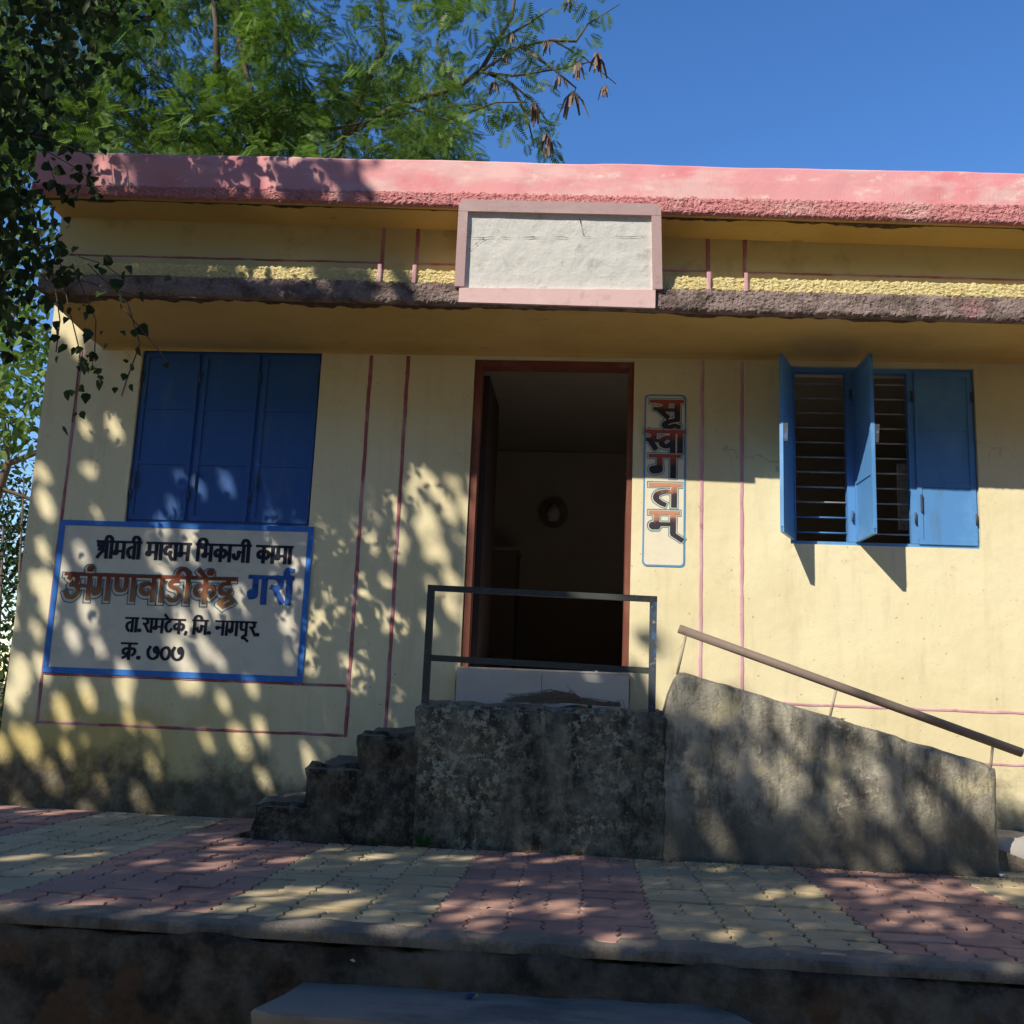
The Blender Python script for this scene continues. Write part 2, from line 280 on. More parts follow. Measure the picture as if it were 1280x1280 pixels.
def leaf_mat(name, c1, c2, sc_=1.2, trans=0.35, rough=0.5, spec=0.35):
    m, t, b = new_mat(name, rough, spec); co, _ = coords(t)
    col = mix(t, ramp(t, nz(t, sc_, 3, 0.6, co), 0.35, 0.65), c1, c2)
    col = mix(t, mth(t, 'MULTIPLY', ramp(t, nz(t, 22, 2, 0.5, co), 0.4, 0.7), 0.5), col, tuple(c * 1.5 for c in c2))
    t.links.new(col, b.inputs['Base Color'])
    tr = t.nodes.new('ShaderNodeBsdfTranslucent'); t.links.new(col, tr.inputs[0]); mx = t.nodes.new('ShaderNodeMixShader'); mx.inputs[0].default_value = trans
    out = t.nodes['Material Output']; t.links.new(b.outputs[0], mx.inputs[1]); t.links.new(tr.outputs[0], mx.inputs[2]); t.links.new(mx.outputs[0], out.inputs[0])
    return m
M['frond'] = leaf_mat('feathery_green_leaf', (0.04, 0.09, 0.02), (0.13, 0.23, 0.03), 0.9, 0.4)
M['creeper'] = leaf_mat('shade_dark_creeper_leaf', (0.022, 0.034, 0.014), (0.035, 0.055, 0.02), 2, 0.12, 0.8, 0.08)  # leaf colour darkened to stand for shade on the leaves
M['creeper_light'] = leaf_mat('olive_creeper_leaf', (0.035, 0.045, 0.018), (0.06, 0.08, 0.028), 2, 0.25, 0.6, 0.2)
M['broad'] = leaf_mat('broad_green_leaf', (0.06, 0.12, 0.025), (0.12, 0.20, 0.04), 0.9)
M['shade_leaf'] = leaf_mat('shade_tree_leaf', (0.045, 0.09, 0.025), (0.07, 0.13, 0.035), 0.9)

# ------------------------------------------------------------------ setting: ground, road, pavement
mb = MB(); mb.box(-60, 60, 0.35, 90, -0.45, -0.05); tag(mb.build('ground', M['soil']), 'bare soil ground around and behind the building', kind='structure')
mb = MB(); mb.box(-60, 60, -60, -2.86, -0.9, -0.62); tag(mb.build('road', M['asphalt']), 'dusty earth road below the raised pavement', kind='structure')
pav = MB(); pav.box(-9, 7, -2.63, 0.35, -0.3, -0.020)
pavement = tag(pav.build('pavement', M['joint']), 'raised paved forecourt of ochre and dull red zigzag paving blocks', kind='structure')
PX = 0.27; X00 = -0.53
def paver_mesh(kind):
    # zigzag long and short sides; kinds: tall half blocks (left, right), flat half blocks (front, back)
    zx = lambda y: 0.0085 * (1 if int(round(y / 0.045)) % 2 else -1)
    zy = lambda x: 0.0035 * math.sin(2 * math.pi * x / PX * 2)
    x0, x1, y0, y1 = {'tl': (0, .135, 0, .27), 'tr': (.135, .27, 0, .27), 'ff': (0, .27, 0, .135), 'fb': (0, .27, .135, .27)}[kind]
    g = 0.0042
    ys = [y0] + [k * 0.045 for k in range(7) if y0 + 0.01 < k * 0.045 < y1 - 0.01] + [y1]
    xs = [x0 + (x1 - x0) * k / 3 for k in range(4)]
    pts = [(x, y0 + zy(x) + g) for x in xs[:-1]] + [(x1 + zx(y) - g, y + (g + zy(x1) if y == y0 else (-g + zy(x1) if y == y1 else 0))) for y in ys]
    pts += [(x, y1 + zy(x) - g) for x in reversed(xs[1:-1])] + [(x0 + zx(y) + g, y + (-g + zy(x0) if y == y1 else 0)) for y in reversed(ys[1:])]
    pts[0] = (x0 + zx(y0) + g, y0 + g + zy(x0))
    cx = (x0 + x1) / 2; cy = (y0 + y1) / 2
    mbp = MB(); n = len(pts)
    for z, sh in ((-0.05, 1), (-0.004, 1), (0.0, 0.965)):
        mbp.v += [((x - cx) * sh, (y - cy) * sh, z) for x, y in pts]
    for a in (0, 1):
        for k in range(n): mbp.f.append((a * n + k, a * n + (k + 1) % n, (a + 1) * n + (k + 1) % n, (a + 1) * n + k))
    mbp.f.append(tuple(2 * n + k for k in range(n)))
    return mbp, cx, cy
pm = {k: paver_mesh(k) for k in ('tl', 'tr', 'ff', 'fb')}
pme = {}
for k, (m_, cx, cy) in pm.items():
    for col in ('paver_yellow', 'paver_red'):
        me = bpy.data.meshes.new('paver'); me.from_pydata(m_.v, [], m_.f); me.materials.append(M[col]); pme[k, col] = me
cands = []
rowY = -2.735                                            # a tall row starts just under the kerb strip
for r in range(-0, 11):
    y0 = rowY + r * PX
    for c in range(-28, 18):
        x0 = X00 + c * PX
        band = math.floor((c + 0.01) / 3)
        col = 'paver_red' if band % 2 == 0 else 'paver_yellow'
        if x0 > 1.9 and y0 > -1.1: col = 'paver_yellow'
        for k in (('tl', 'tr') if r % 2 == 0 else ('ff', 'fb')):
            _, cx, cy = pm[k]; X, Y = x0 + cx, y0 + cy
            if Y > 0.0 - 0.03 or Y < -2.64: continue
            if Y > -0.80 and -1.75 < X < 2.2: continue
            px, py, f = proj(np.array([X, Y, 0.0]))
            vis = -30 < px < 1310
            if X < -4.4 or X > 3.6: continue
            cands.append((0 if vis else 1, f, X, Y, k, col))
cands.sort(key=lambda a: (a[0], a[1]))
rest = {'paver_yellow': MB(), 'paver_red': MB()}
for n, (v_, f_, X, Y, k, col) in enumerate(cands):
    dz = -0.003 + max(-0.006, random.gauss(0, 0.003)) + 0.006 * fbm((X, Y, 0), 0.9, 2); ax, ay, azr = (random.gauss(0, 0.010), random.gauss(0, 0.010), random.gauss(0, 0.010))
    if n < 300:
        o = bpy.data.objects.new('paver', pme[k, col]); C.objects.link(o); o.parent = pavement
        o.location = (X, Y, dz); o.rotation_euler = (ax, ay, azr)
    else:
        mb_ = rest[col]; b0 = len(mb_.v)
        mb_.v += [(x + X, y + Y, z + dz + x * -ay + y * ax) for x, y, z in pm[k][0].v]; mb_.f += [tuple(b0 + i for i in q) for q in pm[k][0].f]
for col in rest:
    if rest[col].v: tag(rest[col].build('far_pavers', M[col], pavement), kind='stuff')

# retaining wall with its kerb coping
rw = thing('retaining_wall', 'low damp-stained retaining wall under the front edge of the paving', 'wall')
mb = MB(); worn_block(mb, -5.2, 4.2, -2.797, -2.64, -0.66, -0.048, 0.045, 0.03, 0.0); mb.build('wall_face', M['retain'], rw, True)
mb = MB(); worn_block(mb, -5.2, 4.2, -2.80, -2.625, -0.045, 0.0, 0.04, 0.010, 0.016); mb.build('coping', M['kerb'], rw, True)
st = MB(); z = -0.982 + G
def slab_pts():
    return [(-0.93, -2.79), (-0.955, -2.95), (-1.0, -3.12), (-0.93, -3.16), (0.2, -3.16), (0.52, -3.16), (0.60, -3.02), (0.52, -2.86), (0.44, -2.79)]
pts = slab_pts(); n = len(pts)
for zz, s in ((z - 0.10, 0.985), (z - 0.012, 1.0), (z, 0.99)):
    st.v += [(x * s, -2.97 + (y + 2.97) * s, zz + 0.004 * random.uniform(-1, 1)) for x, y in pts]
for a in (0, 1):
    for k in range(n): st.f.append((a * n + (k + 1) % n, a * n + k, (a + 1) * n + k, (a + 1) * n + (k + 1) % n))
st.f.append(tuple(2 * n + k for k in reversed(range(n))))
stp = thing('slab_step', 'broken-cornered concrete slab step leading up to the paving', 'step'); st.build('slab', M['slab'], stp)
mb = MB(); worn_block(mb, -0.72, 0.38, -3.06, -2.80, -0.66, z - 0.10, 0.06, 0.02, 0.01); mb.build('support', M['retain'], stp)

# ------------------------------------------------------------------ the building
bld = thing('nursery_building', 'single-storey cream yellow nursery building with pink parapet and open door', 'building')
def lin(xa, za, xb, zb): return lambda x: za + (zb - za) * (x - xa) / (xb - xa) + G
YP, YF = -1.02, -0.70                                    # parapet face and recessed frieze
def edge_line(x0, y0, x1, y1, Y):
    a, b = at(x0, y0, Y), at(x1, y1, Y); return lambda x: a[2] + (b[2] - a[2]) * (x - a[0]) / (b[0] - a[0])
z_ptop = edge_line(70, 188, 1280, 215, YP); z_rgh = edge_line(120, 231, 1280, 257, YP); z_pbot = edge_line(100, 242, 1280, 279, YP)
z_strip = lin(-2.64, 2.474, 2.43, 2.392); z_ftop = lin(-2.61, 2.392, 2.4, 2.310); z_fbot = lin(-2.9, 2.285, 2.4, 2.177); z_hl = edge_line(150, 320, 1270, 350, YF)
ZW = 2.238 + G; XL, XR = -3.74, 4.6; XC = -3.36
def wall_open(mb, x0, x1, z0, z1, ops, yf, yb):
    xs = sorted({x0, x1, *[o[0] for o in ops], *[o[1] for o in ops]}); zs = sorted({z0, z1, *[o[2] for o in ops], *[o[3] for o in ops]})
    for a, b in zip(xs, xs[1:]):
        for c, d in zip(zs, zs[1:]):
            mx, mz = (a + b) / 2, (c + d) / 2
            if any(o[0] < mx < o[1] and o[2] < mz < o[3] for o in ops): continue
            mb.poly([(a, yf, c), (b, yf, c), (b, yf, d), (a, yf, d)]); mb.poly([(b, yb, c), (a, yb, c), (a, yb, d), (b, yb, d)])
    for a, b, c, d in ops:
        mb.poly([(a, yf, c), (a, yb, c), (a, yb, d), (a, yf, d)]); mb.poly([(b, yb, c), (b, yf, c), (b, yf, d), (b, yb, d)])
        mb.poly([(a, yb, d), (b, yb, d), (b, yf, d), (a, yf, d)]); mb.poly([(a, yf, c), (b, yf, c), (b, yb, c), (a, yb, c)])
DOOR = (-0.785, 0.272, 0.15 + G, 2.195 + G); WL = (-3.075, -1.825, 1.03 + G, 2.232 + G); WR = (1.272, 2.438, 1.012 + G, 2.182 + G)
mb = MB(); wall_open(mb, XL, XR, -0.2, ZW + 0.5, [DOOR, WL, WR], 0.0, 0.23); mb.build('front_wall', M['wall'], bld)
mb = MB(); mb.box(XL, XL + 0.23, 0.232, 4.5, -0.2, ZW + 0.5); mb.build('side_wall', M['wall'], bld)
mb = MB(); mb.box(XR - 0.23, XR, 0.232, 4.5, -0.2, ZW + 0.5); mb.build('side_wall', M['wall'], bld)
mb = MB(); mb.box(XL, XR, 4.27, 4.5, -0.2, ZW + 0.5); mb.build('back_wall', M['wall'], bld)
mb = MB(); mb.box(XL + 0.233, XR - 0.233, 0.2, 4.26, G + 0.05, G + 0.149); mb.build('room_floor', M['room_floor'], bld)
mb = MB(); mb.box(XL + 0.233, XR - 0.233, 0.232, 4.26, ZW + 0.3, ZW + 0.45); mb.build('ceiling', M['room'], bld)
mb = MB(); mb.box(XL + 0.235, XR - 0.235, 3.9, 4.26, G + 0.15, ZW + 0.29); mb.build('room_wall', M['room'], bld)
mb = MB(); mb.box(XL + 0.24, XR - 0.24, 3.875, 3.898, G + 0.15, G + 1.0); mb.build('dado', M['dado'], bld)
# lower canopy: soffit plus slab
mb = MB(); N = 60
def strip(mb, f):                                    # f(x)-> list of (y,z) profile, swept along x
    xs = np.linspace(XC, XR, N); P = [f(x) for x in xs]; n = len(P[0]); b0 = len(mb.v)
    for x, pr in zip(xs, P): mb.v += [(float(x), y, z) for y, z in pr]
    for i in range(N - 1):
        for k in range(n): mb.f.append((b0 + i * n + k, b0 + i * n + (k + 1) % n, b0 + (i + 1) * n + (k + 1) % n, b0 + (i + 1) * n + k))
    mb.f.append(tuple(b0 + k for k in reversed(range(n)))); mb.f.append(tuple(b0 + (N - 1) * n + k for k in range(n)))
strip(mb, lambda x: [(-0.001, ZW - 0.02), (-0.008, ZW - 0.010), (-0.03, ZW - 0.002), (-0.18, ZW - 0.004), (-0.80, z_fbot(x) + 0.004), (-0.80, z_ftop(x) - 0.01), (-0.001, z_ftop(x) - 0.01)])
mb.build('canopy', M['soffit'], bld, False)
def rough_strip(name, m, yf, za, zb, x0=XC, x1=XR, cell=0.0082, amp=0.0058, yb=None, parent=bld):
    xs = np.arange(x0, x1, cell); nzr = 15
    mb = MB(); nx = len(xs)
    H = rng.random((nx, nzr + 1)); H = (H + np.roll(H, 1, 0) + np.roll(H, 1, 1)) / 3; H = (H - 0.5) * 3
    for i, x in enumerate(xs):
        a, b = za(x), zb(x)
        for k in range(nzr + 1):
            e = 0.006 * H[i, k] if k in (0, nzr) else 0
            t = k / nzr; rd = 0.012 * (max(0, 1 - t / 0.15) ** 2 + max(0, 1 - (1 - t) / 0.15) ** 2 * 0.6)
            mb.v.append((float(x + rng.normal() * 0.002), yf - amp * H[i, k] + rd, a + (b - a) * t + e))
    for i in range(nx - 1):
        for k in range(nzr):
            q = i * (nzr + 1) + k; mb.f.append((q, q + nzr + 1, q + nzr + 2, q + 1))
    yb = yb or yf + 0.05
    n0 = len(mb.v)
    for i, x in enumerate(xs): mb.v += [(float(x), yb, za(x)), (float(x), yb, zb(x))]
    for i in range(nx - 1):
        mb.f.append((i * (nzr + 1), n0 + 2 * i, n0 + 2 * i + 2, (i + 1) * (nzr + 1)))
        mb.f.append((i * (nzr + 1) + nzr, (i + 1) * (nzr + 1) + nzr, n0 + 2 * i + 3, n0 + 2 * i + 1))
    mb.f.append(tuple([0 + k for k in range(nzr + 1)] + [n0 + 1, n0]))
    return mb.build(name, m, parent)
rough_strip('canopy_edge', M['brown_rough'], -0.86, lambda x: z_fbot(x), lambda x: z_ftop(x), yb=-0.801)
rough_strip('yellow_roughcast_band', M['yellow_rough'], -0.838, lambda x: z_ftop(x) + 0.001, lambda x: z_strip(x) + 0.006, yb=-0.69)
# damp dark fringes under both edges
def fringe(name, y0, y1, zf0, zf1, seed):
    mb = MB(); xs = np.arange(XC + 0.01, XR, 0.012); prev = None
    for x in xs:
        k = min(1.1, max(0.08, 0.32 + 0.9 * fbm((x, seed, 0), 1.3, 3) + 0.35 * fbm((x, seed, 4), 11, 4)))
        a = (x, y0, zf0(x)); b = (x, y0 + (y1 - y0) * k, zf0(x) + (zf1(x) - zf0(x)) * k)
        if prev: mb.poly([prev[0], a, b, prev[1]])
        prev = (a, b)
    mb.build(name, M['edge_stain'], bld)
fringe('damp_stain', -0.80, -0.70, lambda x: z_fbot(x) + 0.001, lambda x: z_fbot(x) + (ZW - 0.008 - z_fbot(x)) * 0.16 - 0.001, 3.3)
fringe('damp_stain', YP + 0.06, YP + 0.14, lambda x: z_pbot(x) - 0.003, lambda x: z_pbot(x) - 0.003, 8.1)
# frieze wall, roof slab, parapet
mb = MB(); strip(mb, lambda x: [(YF, z_ftop(x) - 0.008), (YF, z_pbot(x) + 0.03), (-0.3, z_pbot(x) + 0.03), (-0.3, z_ftop(x) - 0.008)]); mb.build('frieze', M['frieze'], bld)
mb = MB(); strip(mb, lambda x: [(YP + 0.03, z_pbot(x)), (YP + 0.03, z_pbot(x) + 0.12), (4.5, z_pbot(x) + 0.12), (4.5, z_pbot(x))]); mb.build('roof_slab', M['soffit'], bld)
mb = MB()
def partop(x): return z_ptop(x) + 0.007 * fbm((x, 0, 0), 1.8, 5)
NP = 400; xs = np.linspace(XC - 0.02, XR, NP); b0 = 0
prof = lambda x: [(YP + 0.005 - 0.006 * fbm((x, 1, 0), 3, 2), z_rgh(x) + 0.006 * fbm((x, 5, 0), 9, 3)), (YP + 0.003 - 0.008 * fbm((x, 2, 0), 3, 3), (z_rgh(x) + partop(x)) / 2), (YP + 0.005 - 0.006 * fbm((x, 3, 0), 3, 2), partop(x) - 0.012), (YP + 0.017, partop(x)), (YP + 0.13, partop(x) + 0.004), (YP + 0.14, z_rgh(x))]
for x in xs: mb.v += [(float(x), y, z) for y, z in prof(x)]
for i in range(NP - 1):
    for k in range(6): mb.f.append((i * 6 + k, (i + 1) * 6 + k, (i + 1) * 6 + (k + 1) % 6, i * 6 + (k + 1) % 6))
mb.f.append(tuple(range(6)))
mb.build('parapet', M['pink'], bld)
rough_strip('pink_roughcast_band', M['pink_rough'], YP - 0.003, lambda x: z_pbot(x) - 0.002, lambda x: z_rgh(x) + 0.004 + 0.008 * fbm((x, 0, 7), 2.5, 4), x0=XC - 0.02, yb=YP + 0.035)
# painted lines: pairs down the wall, over the frieze, and the base lines
def vline(x, z0, z1, y=0.0, wd=0.024, m='groove', base=0.004, lean=0.0):
    mb = MB(); n = max(2, int((z1 - z0) / 0.03)); P = []
    for i in range(n + 1):
        z = z0 + (z1 - z0) * i / n; j = 0.003 * fbm((x, y, z), 7, 3); ww = wd * (0.5 + 0.12 * fbm((x + 3, y, z), 11, 2))
        P.append([(x + j - ww, y - 0.0005, z), (x + j - ww * 0.55, y - base, z), (x + j + ww * 0.55, y - base, z), (x + j + ww, y - 0.0005, z)])
    for a, b in zip(P, P[1:]):
        for k in range(3): mb.poly([a[k], a[k + 1], b[k + 1], b[k]])
    return mb.build('painted_line', M[m], bld)
def hline(x0, x1, zf, y=0.0, wd=0.018, m='groove'):
    mb = MB(); n = max(2, int((x1 - x0) / 0.03)); P = []
    for i in range(n + 1):
        x = x0 + (x1 - x0) * i / n; z = zf(x); j = 0.003 * fbm((x, y, z), 7, 3); ww = wd * (0.5 + 0.14 * fbm((x + 3, y, z), 11, 2))
        P.append([(x, y - 0.0005, z + j - ww), (x, y - 0.004, z + j - ww * 0.55), (x, y - 0.004, z + j + ww * 0.55), (x, y - 0.0005, z + j + ww)])
    for a, b in zip(P, P[1:]):
        for k in range(3): mb.poly([a[k], b[k], b[k + 1], a[k + 1]])
    return mb.build('painted_line', M[m], bld)
TOPZ = ZW - 0.03
vline(-3.505, -0.3 + G, TOPZ, wd=0.022); vline(-1.487, -0.30 + G, TOPZ); vline(-1.236, -0.30 + G, TOPZ)
vline(0.714, -0.0 + G, TOPZ, m='groove_pale'); vline(0.968, -0.0 + G, TOPZ, m='groove_pale')
for x in (-1.298, -1.086, 0.665, 0.881): vline(x, z_strip(x) - 0.02, z_pbot(x) - 0.0, YF, 0.024)
for x in (-1.275, -1.067, 0.653, 0.865): vline(x, z_ftop(x), z_strip(x) + 0.03, -0.852, 0.024, 'groove_pale')
hline(-3.49, -1.50, lambda x: 0.018 + G); hline(-3.49, -1.50, lambda x: -0.290 + G)
hline(0.98, XR, lambda x: 0.018 + G, m='groove_pale'); hline(0.98, XR, lambda x: -0.290 + G, m='groove_pale')
hline(XC, -1.31, z_hl, YF, 0.013); hline(-1.075, -0.82, z_hl, YF, 0.013); hline(0.38, 0.65, z_hl, YF, 0.013); hline(0.895, XR, z_hl, YF, 0.013)
# leaning name panel between the two roof edges
def panel():
    T = [(at(574, 257, YP)[0], at(574, 257, YP)[2] - G + 0.008), (at(826, 263, YP)[0], at(826, 263, YP)[2] - G + 0.008)]; B = [(-0.819, 2.335), (0.386, 2.330)]
    yT, yB = YP - 0.018, -0.885
    def pt(u, v, off=0.0):           # u 0..1 left-right, v 0..1 bottom-top
        bx = B[0][0] + (B[1][0] - B[0][0]) * u; bz = B[0][1] + (B[1][1] - B[0][1]) * u
        tx = T[0][0] + (T[1][0] - T[0][0]) * u; tz = T[0][1] + (T[1][1] - T[0][1]) * u
        return (bx + (tx - bx) * v, yB + (yT - yB) * v + off, bz + (tz - bz) * v + G)
    mb = MB(); nu, nv = 60, 24                       # recessed white face, slightly uneven
    g = [[pt(0.03 + 0.94 * i / nu, -0.03 + 0.98 * j / nv, 0.02 + 0.0022 * fbm((i * 0.3, j * 0.3, 0), 0.5, 2)) for j in range(nv + 1)] for i in range(nu + 1)]
    for i in range(nu):
        for j in range(nv): mb.poly([g[i][j], g[i + 1][j], g[i + 1][j + 1], g[i][j + 1]])
    face = mb.build('name_panel', M['white_panel'], bld, True)
    def bar(u0, u1, v0, v1, dep=0.0, back=0.06):
        m2 = MB(); f = [pt(u0, v0, dep), pt(u1, v0, dep), pt(u1, v1, dep), pt(u0, v1, dep)]; b = [(x, y + back, z) for x, y, z in f]
        m2.hexa([f[0], f[1], b[1], b[0], f[3], f[2], b[2], b[3]]); return m2
    for a in ((0.0, 0.047, 0.0, 0.97), (0.953, 1.0, 0.0, 0.97)):
        bar(*a).build('panel_frame', M['panel_pink'], face)
    m2 = MB(); U = [0.0, 0.008, 0.025, 0.975, 0.992, 1.0]; V = [0.972, 1.02, 1.045, 1.045, 1.02, 0.972]
    fr = [pt(0.0, 0.90, -0.001)] ; fr = [pt(u, v, -0.001) for u, v in zip(U, V)] + [pt(1.0, 0.905, -0.001), pt(0.0, 0.905, -0.001)]
    bk = [(x, y + 0.058, z) for x, y, z in fr]; n = len(fr); m2.poly(list(reversed(fr))); m2.poly(bk)
    for k in range(n): m2.poly([fr[k], fr[(k + 1) % n], bk[(k + 1) % n], bk[k]])
    m2.build('panel_frame', M['panel_pink'], face)
    m2 = MB(); x0, x1 = -0.79, 0.346                   # bottom border painted on the canopy edge
    n = 40
    for i in range(n):
        a = x0 + (x1 - x0) * i / n; b = x0 + (x1 - x0) * (i + 1) / n
        m2.hexa([(a, -0.885, z_fbot(a) - 0.004), (b, -0.885, z_fbot(b) - 0.004), (b, -0.862, z_fbot(b) - 0.004), (a, -0.862, z_fbot(a) - 0.004),
                 (a, -0.885, 2.325 + G + 0.004 * fbm((a, 0, 0), 8)), (b, -0.885, 2.325 + G + 0.004 * fbm((b, 0, 0), 8)), (b, -0.862, 2.325 + G), (a, -0.862, 2.325 + G)])
    m2.build('panel_frame', M['panel_pink'], face)
    ck = MB()
    for (u0, v0, u1, v1, sd) in ((0.05, 0.60, 0.97, 0.66, 1), (0.06, 0.46, 0.13, 0.60, 2), (0.62, 0.66, 0.60, 0.86, 3)):
        pr_ = None
        for i in range(41):
            k = i / 40; u = u0 + (u1 - u0) * k; v = v0 + (v1 - v0) * k + 0.018 * fbm((k * 5, sd, 0), 2.0, 4); wd_ = 0.005 * max(0.0, 0.5 + 1.3 * fbm((k * 9, sd, 5), 1.3, 2))
            q0, q1 = pt(u, v, 0.014), pt(u + (0.0 if sd == 1 else wd_), v + (wd_ * 1.8 if sd == 1 else 0), 0.014)
            if pr_: ck.poly([pr_[0], q0, q1, pr_[1]])
            pr_ = (q0, q1)
    ck.build('crack', M['edge_stain'], face)
    # solid back so that the panel has a body
    m2 = MB(); f = [pt(0.01, 0.0, 0.03), pt(0.99, 0.0, 0.03), pt(0.99, 0.95, 0.03), pt(0.01, 0.95, 0.03)]
    b = [(x, YF - 0.002, z) for x, y, z in f]
    m2.hexa([f[0], f[1], b[1], b[0], f[3], f[2], b[2], b[3]]); m2.build('panel_body', M['panel_pink'], face)
panel()
# door frame
df = MB(); a, b, c, d = DOOR
df.box(a + 0.002, a + 0.048, 0.012, 0.13, c, d - 0.042); df.box(b - 0.034, b - 0.002, 0.012, 0.222, c, d - 0.042); df.box(a + 0.002, b - 0.002, 0.012, 0.13, d - 0.040, d - 0.002)
df.build('door_frame', M['jamb'], bld)
dl = MB(); dl.box(a + 0.050, a + 0.090, 0.135, 0.9, c + 0.02, d - 0.07); dl.build('door_leaf', layered('dark_door_paint', (0.05, 0.035, 0.03), []), bld)
# windows
def window(op, m, opened, grille):
    a, b, c, d = op; w3 = (b - a) / 3; y0 = 0.028
    f = MB()
    f.box(a + 0.001, b - 0.001, y0, y0 + 0.05, d - 0.031, d - 0.001); f.box(a + 0.001, b - 0.001, y0, y0 + 0.05, c + 0.001, c + 0.024)
    for x in (a + 0.001, b - 0.031): f.box(x, x + 0.03, y0, y0 + 0.05, c + 0.026, d - 0.033)
    for k in (1, 2): f.box(a + w3 * k - 0.026, a + w3 * k + 0.026, y0 - 0.002, y0 + 0.05, c + 0.026, d - 0.033)
    fr = f.build('window', M[m], bld)
    if grille:
        for k in (0, 1, 2):
            xa, xb = a + w3 * k + 0.03, a + w3 * (k + 1) - 0.028; zt = d - 0.10
            for i in range(11):
                z = c + 0.085 + i * 0.0985
                g = MB(); g.tube([(xa - 0.02, y0 + 0.030, z), (xb + 0.02, y0 + 0.030, z)], 0.0055, 6); g.build('grille_bar', M['bar'] if i > 1 or k == 1 else M['blue'], fr, True)
    for k in range(3):
        W = w3 - 0.034; H = d - c - 0.055; s = MB(); T = 0.022
        # leaf in its own plane: x along the leaf from the hinge, y thickness, z up
        s.box(0, W, 0.006, T - 0.006, 0.0, H)
        e = 0.028
        for (x0, x1, z0, z1) in ((0, W, -0.004, e), (0, W, H - e, H + 0.004), (-0.003, e, e, H - e), (W - e, W + 0.003, e, H - e), (e, W - e, H / 3 - 0.009, H / 3 + 0.009), (e, W - e, 2 * H / 3 - 0.009, 2 * H / 3 + 0.009)):
            s.box(x0, x1, 0.0, T, z0, z1)
        o = s.build('shutter', M[m], fr); hx = a + w3 * k + 0.018; o.location = (hx, y0 - 0.004 if not opened[k] else y0 - 0.002, c + 0.027)
        if opened[k]: o.rotation_euler = (0, 0, -R(opened[k])); tag(o, 'shutter leaf swung outwards')
        else: o.location = (hx, y0 - 0.012, c + 0.027)
        hd = MB()
        if opened[k]:
            hd.hexa([(W - 0.03, T, H * 0.50), (W - 0.004, T, H * 0.50), (W - 0.004, T + 0.025, H * 0.50), (W - 0.03, T + 0.012, H * 0.50), (W - 0.03, T, H * 0.60), (W + 0.006, T, H * 0.60), (W + 0.006, T + 0.03, H * 0.60), (W - 0.03, T + 0.012, H * 0.60)])
        else: hd.tube([(0.02, -0.008, H * 0.18), (0.02, -0.008, H * 0.28)], 0.007, 6)
        l = hd.build('latch', M['rail_blue'], fr); l.location = o.location; l.rotation_euler = o.rotation_euler
    for k in (0, 1, 2, 3):
        for q in (0.16, 0.84):
            hg = MB(); xh = min(max(a + w3 * k, a + 0.016), b - 0.016); zh = c + (d - c) * q; hg.tube([(xh, y0 - 0.016, zh - 0.035), (xh, y0 - 0.016, zh + 0.035)], 0.007, 7); hg.build('hinge', M['rail_blue'], fr, True)
    return fr
window(WL, 'blue_dark', (0, 0, 0), False)
wr = window(WR, 'blue', (113, 88, 0), True)
sill = MB(); sill.box(WR[0], WR[1], 0.08, 0.23, WR[2] - 0.004, WR[2] + 0.002); sill.build('window_sill', M['wall'], bld)

# things in the dim room
for (xa, ya, xb, yb, lb) in ((1012, 484, 1022, 536, 'narrow pale strip of paper on the far room wall behind the first window bay'), (1026, 502, 1052, 522, 'wide pale notice sheet on the far room wall behind the first window bay'), (1096, 500, 1108, 560, 'tall pale notice on the far room wall behind the second window bay')):
    A_, B_ = at(xa, yb, 3.85), at(xb, ya, 3.85); mb = MB(); mb.box(A_[0], B_[0], 3.862, 3.872, A_[2], B_[2]); tag(mb.build('wall_poster', M['paper']), lb, 'poster')
A_, B_ = at(1124, 662, 0.6), at(1134, 580, 0.6); mb = MB(); mb.box(A_[0], B_[0] + 0.02, 0.6, 0.62, A_[2], B_[2]); tag(mb.build('hanging_cloth', M['paper']), 'pale patterned cloth strip hanging inside beside the closed shutter', 'cloth')
o1 = thing('wall_ornament', 'small pale ornament hung in the dark middle of the open doorway', 'ornament')
mb = MB(); c0 = at(692, 640, 3.8); q = []
for i in range(13):
    g = math.pi * 2 * i / 12; q.append((c0[0] + 0.15 * math.cos(g), 3.84, c0[2] + 0.16 * math.sin(g)))
for i in range(12): mb.hexa([(c0[0], 3.80, c0[2]), q[i], q[i + 1], (c0[0], 3.80, c0[2]), (c0[0], 3.86, c0[2]), (q[i][0], 3.86, q[i][2]), (q[i + 1][0], 3.86, q[i + 1][2]), (c0[0], 3.86, c0[2])])
mb.build('backing', M['dado'], o1)
mb = MB(); mb.tube([(c0[0], 3.78, c0[2] - 0.1), (c0[0], 3.77, c0[2] - 0.03), (c0[0], 3.78, c0[2] + 0.07)], [0.05, 0.08, 0.04], 10); mb.build('pale_figure', M['tile'], o1, True)
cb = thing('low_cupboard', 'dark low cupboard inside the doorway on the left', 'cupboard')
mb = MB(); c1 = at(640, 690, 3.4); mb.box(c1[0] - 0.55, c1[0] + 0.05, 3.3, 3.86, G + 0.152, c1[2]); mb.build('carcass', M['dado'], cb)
mb = MB(); mb.box(c1[0] - 0.57, c1[0] + 0.07, 3.27, 3.86, c1[2] + 0.001, c1[2] + 0.03); mb.build('top', M['room'], cb)

